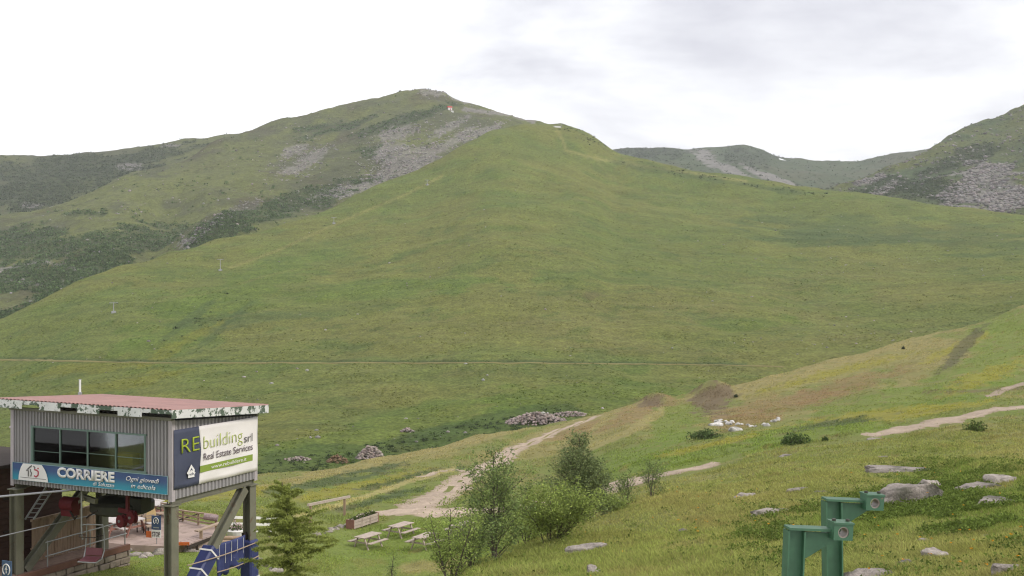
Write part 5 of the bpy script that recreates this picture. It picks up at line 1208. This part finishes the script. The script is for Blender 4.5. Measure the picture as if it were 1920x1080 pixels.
# ---------------------------------------------------------------- trees and bushes
M_bark = plain('grey_brown_bark', (.10, .082, .065), .9, .3, 6, bump=.5)
def tree(name, p, H, Wd, nl, leaf, cols, label, cat='tree', seed=1, stems=1, env=None, start=.12, dens=1.0, limb_up=.6, trunk_r=None, spread=.25, droop=0.0, flat_leaf=False, limbs=26):
    """tapered stems with limbs and twigs; leaves spread along the twigs"""
    r = np.random.default_rng(seed); root = empty(name, p, 0, label, cat)
    env = env or (lambda t: math.sin(math.pi * min(1, .15 + t * .85)) ** .7)
    trunk = MB(); limbsm = MB(); L = []
    for s1 in range(stems):
        a0 = r.uniform(0, 6.28) if stems > 1 else 0; off = (spread * Wd) * (s1 > 0) * r.uniform(.4, 1.1); hs = H * (1 if s1 == 0 else r.uniform(.62, .95))
        top = np.array([math.cos(a0) * off * 1.6, math.sin(a0) * off * 1.6, hs]); bs = np.array([math.cos(a0), math.sin(a0), 0]) * off * .25
        ts = np.linspace(0, 1, 7); path = [bs + (top - bs) * t + np.array([r.normal() * .02 * H, r.normal() * .02 * H, 0]) * math.sin(math.pi * t) for t in ts]
        path[0][2] = -.25; R0 = (trunk_r or .016 * H) * (1 if s1 == 0 else .7)
        trunk.tube([Vector(q_) for q_ in path], [R0 * (1 - .88 * t) + .004 for t in ts], 7)
        nL = max(6, int(limbs / stems * 1.3)); 
        for k in range(nL):
            t = start + (1 - start) * (k + r.random()) / nL; a = k * 2.4 + r.uniform(-.5, .5)
            b = path[0] * 0 + np.array([np.interp(t, ts, [q_[c] for q_ in path]) for c in range(3)])
            le = Wd / 2 * env(t) * r.uniform(.55, 1.15); upv = limb_up * r.uniform(.5, 1.3) * (1 - .2*t)
            d = np.array([math.cos(a), math.sin(a), upv]); d /= np.linalg.norm(d)
            pts = [b, b + d * le * .5 + np.array([0, 0, -droop * le * .1]), b + d * le + np.array([0, 0, .12 * le - droop * le * .45])]
            limbsm.tube([Vector(q_) for q_ in pts], [max(.004, R0 * .38 * (1 - t * .6)), R0 * .2 * (1 - .5*t) + .002, .002], 5)
            nt_ = max(3, int(le / Wd * 16))
            for q_ in range(nt_):
                f = r.uniform(.2, 1.0); pb = np.array(pts[0]) * (1 - f) + np.array(pts[2]) * f
                td = unit(r, 1)[0]; td[2] = td[2] * .6 + .25 - droop * .5; tl = le * r.uniform(.15, .38) * (1.2 - f * .5)
                e_ = pb + td * tl; L.append((pb, e_))
                if q_ % 2 == 0: limbsm.tube([Vector(pb), Vector(e_)], [.003, .0015], 3)
            L.append((np.array(pts[1]), np.array(pts[2])))
        L.append((path[5], path[6]))
    n = int(nl * dens * (.85 if stems < 5 else 1.0)); leaf = leaf * 1.12; A = np.array([q_[0] for q_ in L]); B = np.array([q_[1] for q_ in L]); ix = r.integers(0, len(L), n); f = r.random((n, 1))
    P = A[ix] + (B[ix] - A[ix]) * f + r.normal(size=(n, 3)) * leaf * 1.1
    P = P[P[:, 2] > .02]; n = len(P)
    a = unit(r, n); a[:, 2] = a[:, 2] * .5 - .25; a /= np.linalg.norm(a, axis=1)[:, None]
    b = np.cross(a, unit(r, n)); b /= np.linalg.norm(b, axis=1)[:, None] + 1e-9
    s_ = (leaf * r.uniform(.6, 1.3, n))[:, None]
    V = np.stack([P - a*s_*.5, P + b*s_*.28, P + a*s_*.5, P - b*s_*.28], 1).reshape(-1, 3)
    tw = r.integers(0, len(cols), len(L))[ix[:n]]
    c = np.array(cols)[tw] * 2.5 * r.uniform(.65, 1.4, (n, 1))
    trunk.build('trunk', M_bark, root); limbsm.build('limbs', M_bark, root)
    obj('crown', tri_mesh('crown', V, np.arange(4*n).reshape(-1, 4), False, np.repeat(c, 4, 0)), M_leaf, root)
    return root
def at(u, y): x = (u - CX) / F * y; return Vector((x, y, float(near.z(x, y))))
G1 = [(.075, .100, .034), (.10, .125, .040), (.060, .082, .030)]; G2 = [(.072, .090, .038), (.092, .110, .044), (.058, .074, .032)]; G3 = [(.105, .130, .034), (.125, .148, .040), (.085, .110, .03)]; G4 = [(.095, .12, .034), (.12, .15, .04)]
def hgt(u, y, vtop): return Zv(vtop, y) - at(u, y).z
y_ = 32; tree('young_birch', at(925, y_), hgt(925, y_, 855), 2.3, 9500, .058, G1, 'tall slender young tree with bare upper stems, tallest in the thicket', seed=3, stems=3, spread=.16, env=lambda t: .3 + .8 * math.sin(math.pi * min(1, .25 + t * .75)), limbs=60, limb_up=1.2, start=.06)
y_ = 38; tree('young_birch', at(1087, y_), hgt(1087, y_, 822), 2.7, 17000, .058, G2, 'dense dark green conical young tree beyond the bright bush', seed=5, stems=3, spread=.14, env=lambda t: 1.1 - .85 * t, limbs=150, limb_up=.95, start=.03)
y_ = 33.5; tree('willow_bush', at(1032, y_), hgt(1032, y_, 925), 2.3, 10000, .06, G3, 'bright yellow-green rounded bush between the two taller trees', 'bush', seed=7, stems=6, spread=.3, env=lambda t: 1.0 - .35 * t, limbs=80, limb_up=.9, start=.03)
y_ = 30; tree('willow_bush', at(845, y_), hgt(845, y_, 955), 1.5, 3600, .055, G4, 'sparse many-stemmed green bush at the left of the thicket', 'bush', seed=9, stems=5, spread=.3, env=lambda t: .95 - .4 * t, limbs=60, limb_up=1.4, start=.05)
y_ = 31; tree('willow_bush', at(880, y_), hgt(880, y_, 985), 1.4, 3200, .055, G1, 'dark leafy bush at the foot of the tallest tree', 'bush', seed=10, stems=5, spread=.3, env=lambda t: 1.0 - .3 * t, limbs=60, limb_up=.9, start=.04)
y_ = 39; tree('willow_bush', at(1138, y_), hgt(1138, y_, 940), 1.3, 3200, .055, G4, 'small green bush at the right foot of the conical tree', 'bush', seed=11, stems=5, spread=.3, env=lambda t: 1.0 - .4 * t, limbs=45, limb_up=.9, start=.04)
y_ = 42; tree('sapling', at(1176, y_), hgt(1176, y_, 892), 1.2, 1300, .055, G1, 'thin sapling just left of the rightmost sapling by the gravel path', 'sapling', seed=13, stems=3, spread=.25, env=lambda t: .9 - .3 * t, limbs=34, limb_up=1.3, start=.08)
y_ = 43; tree('sapling', at(1222, y_), hgt(1222, y_, 872), 1.3, 1500, .055, G1, 'rightmost thin sapling standing against the gravel path', 'sapling', seed=14, stems=3, spread=.25, env=lambda t: .95 - .3 * t, limbs=36, limb_up=1.3, start=.08)
y_ = 36; tree('willow_bush', at(985, y_), hgt(985, y_, 955), 1.5, 3600, .055, G4, 'green bush filling the gap right of the tallest tree', 'bush', seed=15, stems=5, spread=.3, env=lambda t: 1.0 - .4 * t, limbs=45, limb_up=.9, start=.04)
y_ = 50; tree('sapling', at(738, y_), hgt(738, y_, 1042), 1.0, 700, .06, G1, 'small isolated sapling on the lawn at the bottom edge', 'sapling', seed=17, stems=2, spread=.2, env=lambda t: .8 - .4 * t, limbs=24, limb_up=1.4, start=.1)
# larch: drooping feathery branches with needle tufts
def larch(p, H, Wd, label, seed=21):
    r = np.random.default_rng(seed); root = empty('larch_tree', p, 0, label, 'tree'); tr_ = MB(); br = MB(); P = []; D = []
    ts = np.linspace(0, 1, 9); path = [np.array([.03 * H * math.sin(t * 3) * t - .06 * H * t * t, 0, H * t - .2 * (t == 0)]) for t in ts]
    tr_.tube([Vector(q_) for q_ in path], [.07 * (1 - .93 * t) + .004 for t in ts], 8)
    nB = 125
    for k in range(nB):
        t = .06 + .92 * (k / nB) ** .95; a = k * 2.399 + r.uniform(-.4, .4); b = np.array([np.interp(t, ts, [q_[c] for q_ in path]) for c in range(3)])
        le = Wd / 2 * (1.08 - t) ** .7 * r.uniform(.35, 1.2) * (1 if t < .86 else .8)
        up = .12 + .55 * t + r.uniform(-.12, .2); r_d = r.uniform(.2, .7); dirv = np.array([math.cos(a), math.sin(a), up]); m = 7
        pts = [b + dirv * le * s1 + np.array([0, 0, -r_d * le * s1 * s1 + .18 * le * max(0, s1 - .7)]) for s1 in np.linspace(0, 1, m)]
        br.tube([Vector(q_) for q_ in pts], [.012 * (1 - .8 * s1) * (1.1 - t) + .003 for s1 in np.linspace(0, 1, m)], 4)
        for s1 in np.linspace(.12, 1, int(10 + le * 22)):
            q_ = np.array([np.interp(s1, np.linspace(0, 1, m), [w_[c] for w_ in pts]) for c in range(3)])
            sd_ = unit(r, 1)[0]; sd_[2] = -abs(sd_[2]) * .35; sl = le * .34 * (1 - .6 * s1) * r.uniform(.3, 1)
            for f in np.linspace(0, 1, 4): P.append(q_ + sd_ * sl * f); D.append(t)
    P = np.array(P); k = 7; P = np.repeat(P, k, 0); n = len(P); D = np.repeat(D, k)
    a = unit(r, n); s_ = r.uniform(.05, .10, (n, 1)); b = np.cross(a, unit(r, n)); b /= np.linalg.norm(b, axis=1)[:, None]
    V = np.stack([P - b*.011, P + b*.011, P + a*s_], 1).reshape(-1, 3)
    c = np.array([.30, .34, .09]) * r.uniform(.6, 1.45, (n, 1)) * (np.array([1, 1, 1]))
    tr_.build('trunk', M_bark, root); br.build('branches', M_bark, root)
    obj('crown', tri_mesh('crown', V, np.arange(3*n).reshape(-1, 3), False, np.repeat(c, 3, 0)), M_leaf, root)
y_ = 34; larch(at(548, y_), hgt(548, y_, 905), 4.3, 'feathery yellow-green larch standing right of the station posts')

# low shrubs on the shoulder, each countable
def low_shrub(u, v, wpx, hpx, lab, seed, col, y0=48):
    p = near.hit(u, v, y0); w_ = wpx * p.y / F; h_ = hpx * p.y / F; r = np.random.default_rng(seed); root = empty('juniper_shrub', p, 0, lab, 'shrub'); n = 900
    d = unit(r, n) * r.random((n, 1)) ** .35; d[:, 2] = np.abs(d[:, 2]); d *= (.35 + 1.3 * fbm(d[:, 0]*2.8 + seed, d[:, 1]*2.8 + d[:, 2], 3, seed))[:, None]
    V, T_ = cards(d * np.array([w_/2, w_/2.6, h_]), h_ * .22 * r.uniform(.6, 1.4, n), r)
    obj('crown', tri_mesh('crown', V, T_, False, np.repeat(np.array(col) * 1.7 * r.uniform(.5, 1.6, (n, 1)), 3, 0)), M_leaf, root)
    m_ = MB()
    for k in range(6): a = k * 1.05; m_.tube([(0, 0, -.1), (math.cos(a)*w_*.2, math.sin(a)*w_*.2, h_*.35), (math.cos(a)*w_*.36, math.sin(a)*w_*.3, h_*.6)], [.04, .03, .01], 5)
    m_.build('stems', M_bark, root)
low_shrub(1490, 832, 56, 17, 'dark low shrub below the red heather bank', 41, (.05, .075, .025)); low_shrub(1826, 808, 40, 17, 'round green shrub beside the hillside track', 42, (.075, .10, .03))
low_shrub(1322, 823, 66, 18, 'dark grassy shrub at the foot of the pale stone row', 43, (.055, .08, .028)); low_shrub(1548, 827, 12, 8, 'tiny shrub right of the dark low shrub', 44, (.05, .075, .025))
low_shrub(1380, 745, 8, 5, 'tiny dark shrub beside the earth mound', 45, (.05, .06, .03), 100); low_shrub(1694, 655, 6, 5, 'tiny dark bush alone on the dry crest', 46, (.03, .035, .02), 100)

# ---------------------------------------------------------------- stones
big = [  # u, v(base), width px, height px, depth factor, rot, label
 (1695, 945, 118, 52, .7, .15, 'largest grey boulder with a sloping flat top behind the green brackets'),
 (1744, 915, 38, 24, .8, .6, 'pale rounded rock perched at the right end of the largest boulder'),
 (1843, 916, 84, 14, .6, -.1, 'long dark low slab right of the largest boulder'),
 (1885, 905, 54, 20, .6, -.25, 'pale slanted rock above the long low slab at right'),
 (1885, 947, 110, 14, .6, .05, 'long pale flat slab at the right edge below the lush growth'),
 (1688, 886, 110, 12, .4, -.2, 'grey rock ledge half sunk in the slope above the largest boulder'),
 (1498, 923, 42, 8, .7, 0, 'small flat pale stone left above the brackets'),
 (1541, 926, 22, 5, .7, 0, 'smallest flat stone just left of the far bracket'),
 (1446, 963, 62, 13, .6, .1, 'flat two-humped stone left of the near bracket'),
 (1402, 933, 40, 7, .6, 0, 'thin pale stone in the grass midway up the slope'),
 (1100, 1034, 66, 15, .5, -.15, 'long low stone in the grass right of the bright bush'),
 (1114, 1076, 30, 18, .8, .3, 'rounded pale stone at the bottom edge below the bright bush'),
 (1735, 1018, 30, 8, .7, 0, 'small flat stone in the grass right of the near bracket'),
 (1770, 1046, 56, 20, .6, -.35, 'tilted white-faced stone in the lower right grass'),
 (1702, 1059, 44, 13, .7, 0, 'low pinkish stone between brackets and tilted stone'),
 (1632, 1086, 110, 18, .6, 0, 'flat grey slab at the bottom edge beside the near bracket'),
 (1897, 1072, 60, 20, .7, .1, 'grey rock in the lower right corner'),
 (1848, 1010, 10, 9, .8, 0, 'fist-sized stone alone in the right-hand grass'),
 (1640, 826, 22, 5, .7, 0, 'small pale stone on the grass below the hillside track'),
 (1480, 857, 28, 5, .7, 0, 'flat pale stone on the slope below the dark low shrub'),
 (1660, 860, 20, 5, .7, 0, 'small stone beside a tuft above the rock ledge'),
 (1282, 1000, 22, 8, .7, 0, 'small half-buried stone in the middle of the near slope'),
]
for k, (u, v, wpx, hpx, df, ro_, lab) in enumerate(big):
    p = near.hit(u, v - (2 if hpx < 10 else 0), 12); w_ = wpx * p.y / F; h_ = hpx * p.y / F
    c = PALE * (.8 if 'grey' in lab or 'dark' in lab else 1.05)
    if k == 0: kw = dict(planes=[(-.22, -.05, 1, .52), (-.75, -.2, .75, .62), (.1, -1, .25, .62)], ncut=5, sink=.42); sz_ = (w_ * 1.5, w_ * .75, h_ * 1.75)
    else: kw = dict(planes=[(random.uniform(-.12, .12), random.uniform(-.3, -.05), 1, .5)], ncut=11, sink=.55); sz_ = (w_ * 1.25, w_ * df, h_ * 2.2)
    tag(rock('boulder', p + Vector((0, w_ * df * .3, 0)), sz_, 400 + k, rot=ro_, col=c * random.uniform(.92, 1.08), base=ICO4, sharp=.42, **kw), lab, 'rock')
edging([(1343, 796), (1350, 788), (1385, 797), (1410, 799), (1440, 797), (1462, 786)], 16, 'bleached stone in the row under the red heather bank', 'bleached stones in a row', 80, .62, 36, col=np.array([.6, .57, .54]))
edging([(1366, 798), (1378, 808)], 3, 'bleached stone in the short spur below the row', 'bleached stones in the spur', 80, .6, 37, col=np.array([.6, .57, .54]))
# cairn-like stone heaps across the valley (stones too many and small to count)
def heap(u, v, wpx, hpx, n, lab, seed, size, sheet=hill, col=SCREE):
    r = np.random.default_rng(seed); p = sheet.hit(u, v); w_ = wpx * p.y / F; h_ = hpx * p.y / F
    a = r.uniform(0, 6.28, n); q_ = r.random(n) ** .5; x = np.cos(a) * q_ * w_ / 2; y = np.sin(a) * q_ * w_ * .35
    hz = h_ * (1 - q_ ** 1.6) * r.uniform(.6, 1.0, n)
    xx, yy = p.x + x, p.y + y + w_ * .2; z = sheet.z(xx, yy) - p.z + hz
    me = rocks_mesh('stone_heap', x, y + w_*.2, z, size * r.uniform(.5, 1.3, n), seed, col * np.array([1.12, 1.0, .97]), flat=.75)
    o = obj('stone_heap', me, M_farstone); o.location = p; tag(o, lab, 'stone heap', kind='stuff')
heap(694, 862, 54, 26, 420, 'round heap of grey-pink stones in the valley behind the near shoulder', 51, .28)
heap(1006, 795, 118, 17, 480, 'long wall of grey-pink stones across the valley floor', 52, .36)
heap(1070, 780, 64, 6, 160, 'low tail of stones running right from the long stone wall', 53, .28)
heap(555, 864, 52, 6, 70, 'thin scatter of stones left of the round heap', 54, .24); heap(763, 811, 24, 8, 45, 'small stone heap halfway up the valley meadow', 55, .3)
heap(632, 868, 44, 14, 120, 'low brown earth and stone heap beside the round one', 56, .22, col=EARTH * 1.6)
m_ = None

# ---------------------------------------------------------------- green steel brackets in the foreground
M_green = plain('green_gloss_paint', (.040, .112, .058), .5, .25, 9, (.16, .115, .075), (.66, .70), spec=.5)
M_bush = plain('bare_bronze', (.27, .235, .20), .4, .15, 8, metal=.3)
def bracket(u0, v_top, u1, yq, lab, legw, lean=0.0, s=1.0, turn=0.0, front_leg=True):
    """upright with a cantilever arm that carries a split bearing block; local x right, z up, origin at arm's left top"""
    p = W(u0, v_top, yq); g = float(near.z(p.x, p.y)) - p.z
    b = empty('steel_bracket', (p.x, p.y, p.z + g), turn, lab, 'bracket'); b.rotation_euler = (0, math.radians(4), turn); b.location.x += g * math.sin(math.radians(4)); k = yq / F
    o_ = Vector((0, 0, -g))
    L_ = (u1 - u0) * k; lw = legw * k; d = .075
    # upright: channel made of web plate, two flanges
    m_ = MB(); dx = lean * (g + 0)  # foot offset
    m_.bar(Vector((lw/2, 0, -.006)) + o_, Vector((lw/2 - dx, 0, g - .2)) + o_, lw, .012, (0, 1, 0)); m_.build('web', M_green, b)
    for x_ in (0, lw):
        m_ = MB(); m_.bar(Vector((x_, 0, -.006)) + o_, Vector((x_ - dx, 0, g - .2)) + o_, .008, d, (0, 1, 0)); m_.build('flange', M_green, b)
    # arm: tapering web and top flange
    hA = .20 * s
    m_ = MB(); m_.poly([Vector((lw + .004, .004, -.01)) + o_, Vector((L_ - .02, .004, -.014)) + o_, Vector((L_ - .015, .004, -.04*s)) + o_, Vector((L_ - .07*s, .004, -.052*s)) + o_, Vector((lw + .05, .004, -.128*s)) + o_, Vector((lw + .004, .004, -.155*s)) + o_], .012, (0, -1, 0)); m_.build('arm', M_green, b)
    m_ = MB(); m_.box(Vector(((L_ - .10*s)/2, 0, .006)) + o_, (L_ - .10*s, d + .01, .012)); m_.build('top_flange', M_green, b)
    return b, L_, o_, d
def block(b, L_, o_, s, wpx, hpx, k, yaw=0):
    """split bearing block with a round bore, bolts on the cap"""
    w_, h_ = wpx * k, hpx * k; dep = .085 * s; c = Vector((L_ - w_/2, 0, h_/2 + .0)) + o_ + Vector((0, -.03, -.035*s)); n = 24; R = min(w_, h_) * .36
    import bmesh
    vs = []; fs = []
    def ring(y): return [(c.x + R*math.cos(2*math.pi*i_/n), y, c.z + R*math.sin(2*math.pi*i_/n)) for i_ in range(n)]
    def sq(y):
        out = []
        for i_ in range(n):
            t = 2*math.pi*i_/n; cx_, cz_ = math.cos(t), math.sin(t); f = min(w_/2/max(1e-6, abs(cx_)), h_/2/max(1e-6, abs(cz_))); out.append((c.x + cx_*f, y, c.z + cz_*f))
        # snap exact corners
        for sx_ in (-1, 1):
            for sz_ in (-1, 1):
                i_ = min(range(n), key=lambda q_: (out[q_][0] - c.x - sx_*w_/2)**2 + (out[q_][2] - c.z - sz_*h_/2)**2); out[i_] = (c.x + sx_*w_/2, y, c.z + sz_*h_/2)
        return out
    y0, y1 = c.y - dep/2, c.y + dep/2
    vs = ring(y0) + sq(y0) + sq(y1) + ring(y1)
    for a_ in range(3): fs += [(a_*n + i_, a_*n + (i_+1) % n, (a_+1)*n + (i_+1) % n, (a_+1)*n + i_) for i_ in range(n)]
    bl_ = MB().add(vs, fs).build('bearing_block', M_green, b)
    m_ = MB(); iv = [(c.x + (R + .0005)*math.cos(2*math.pi*i_/n), yy, c.z + (R + .0005)*math.sin(2*math.pi*i_/n)) for yy in (y0 + .004, y1 - .004) for i_ in range(n)] + [(c.x + (R - .006)*math.cos(2*math.pi*i_/n), yy, c.z + (R - .006)*math.sin(2*math.pi*i_/n)) for yy in (y0 + .004, y1 - .004) for i_ in range(n)]
    m_.add(iv, [(i_, (i_+1) % n, n + (i_+1) % n, n + i_) for i_ in range(n)] + [(2*n + i_, 2*n + (i_+1) % n, 3*n + (i_+1) % n, 3*n + i_) for i_ in range(n)] + [(i_, (i_+1) % n, 2*n + (i_+1) % n, 2*n + i_) for i_ in range(n)] + [(n + i_, n + (i_+1) % n, 3*n + (i_+1) % n, 3*n + i_) for i_ in range(n)])
    m_.build('bush', M_bush, bl_)
    MB().box((c.x, c.y, c.z + h_/2 + .004), (w_ + .006, dep + .012, .009)).build('cap_plate', M_green, bl_)
    for sx_ in (-.36, .36):
        MB().tube([(c.x + sx_*w_, c.y, c.z + h_/2 + .008), (c.x + sx_*w_, c.y, c.z + h_/2 + .020)], .0105*s, 6).build('bolt', M_olive, bl_)
for (u0, vt, u1, yq, lw, lab, ln, wp, hp_, s_) in [(1478, 991, 1598, 6.4, 31, 'near green steel bracket with a bearing block on its arm, at the bottom', .03, 38, 30, 1.0), (1548, 937, 1656, 7.2, 30, 'farther green steel bracket with bearing block, behind and above the near one', .09, 35, 27, 1.02)]:
    b, L_, o_, d = bracket(u0, vt, u1, yq, lab, lw, ln, s_, turn=.16); block(b, L_, o_, s_, wp, hp_, yq / F)

# ---------------------------------------------------------------- lift pylons on the hill, summit hut, top station, snow
def pylon(p, H, lab, group='lift pylons on the meadow hill'):
    r = empty('lift_pylon', p, .5, lab, 'pylon', group)
    MB().box((0, 0, .25), (1.6, 1.6, 1.1)).build('footing', M_grey, r); MB().tube([(0, 0, .3), (0, 0, H)], [.24, .15], 8).build('mast', M_grey, r)
    MB().bar((-1.7, 0, H - .2), (1.7, 0, H - .2), .2, .25).build('crossarm', M_grey, r)
    for s1 in (-1, 1): MB().bar((s1*1.6, -.8, H - .45), (s1*1.6, .8, H - .45), .12, .2).build('sheave_battery', M_olive, r)
for u, v, hp_, lab in [(213, 587, 20, 'lowest grey lift pylon at the left edge of the meadow hill'), (413, 508, 22, 'grey lift pylon second from the left on the meadow hill'), (626, 420, 12, 'third grey lift pylon up the lift line'), (801, 348, 10, 'topmost lift pylon near the meadow hill crest')]:
    p = hill.hit(u, v); pylon(p, hp_ * p.y / F, lab)
p = peak.hit(843, 207); hut = empty('summit_hut', p, .4, 'tiny red and white hut just below the summit', 'hut')
MB().box((0, 0, 1.6), (5.5, 4, 3.4)).build('wall', M_white, hut)
m_ = MB(); m_.prof((-3.1, 0, 3.3), (3.1, 0, 3.3), [(-2.5, 0), (2.5, 0), (0, 2.0)]); m_.build('roof', plain('red_hut_roof', (.45, .05, .04), .6, .1, 1), hut); MB().box((.4, -2.03, 1.2), (1.0, .06, 2.0)).build('door', M_redink, hut)
o = MB().box((0, 0, .9), (3.4, .3, 2.2)).build('white_board', M_white); o.location = peak.hit(848, 211); tag(o, 'small white board below the summit hut', 'board')
p = hill.hit(1045, 240); ts_ = empty('top_station', p + Vector((0, 6, -.3)), .3, 'tiny pale lift top station on the crest of the meadow hill', 'lift station')
MB().box((0, 0, 1.6), (6, 3, 1.6)).build('cabin', M_white, ts_); MB().box((0, 0, 2.5), (6.6, 3.5, .25)).build('roof', M_grey, ts_)
for x_ in (-2.6, 2.6): MB().box((x_, 0, .2), (.35, .35, 1.4)).build('post', M_grey, ts_)
MB().tube([(4.4, 0, -.3), (4.4, 0, 4.2)], .2, 8).build('mast', M_grey, ts_)
def snow(sheet, u, v, w_, lab, seed):
    p = sheet.hit(u, v); r = np.random.default_rng(seed); n = 18
    X, Y = np.meshgrid(np.linspace(-1, 1, n), np.linspace(-1, 1, n), indexing='ij'); R_ = np.hypot(X, Y) + (fbm(X*2 + seed, Y*2, 3, seed) - .5) * .7
    x = X * w_ / 2; y = Y * w_ * .9; z = sheet.z(p.x + x, p.y + y) - p.z + 1.2 - 3.2 * sm(.5, 1.0, R_)
    b = (np.arange(n-1)[:, None]*n + np.arange(n-1)[None]).ravel()
    o = obj('snow_patch', tri_mesh('snow_patch', np.stack([x, y, z], -1).reshape(-1, 3), np.stack([b, b+n, b+n+1, b+1], 1), True), plain('old_snow', (.82, .83, .85), .7, .05, .5)); o.location = p; tag(o, lab, 'snow')
snow(farm, 1467, 300, 24, 'small white snow patch on the far saddle ridge', 3)
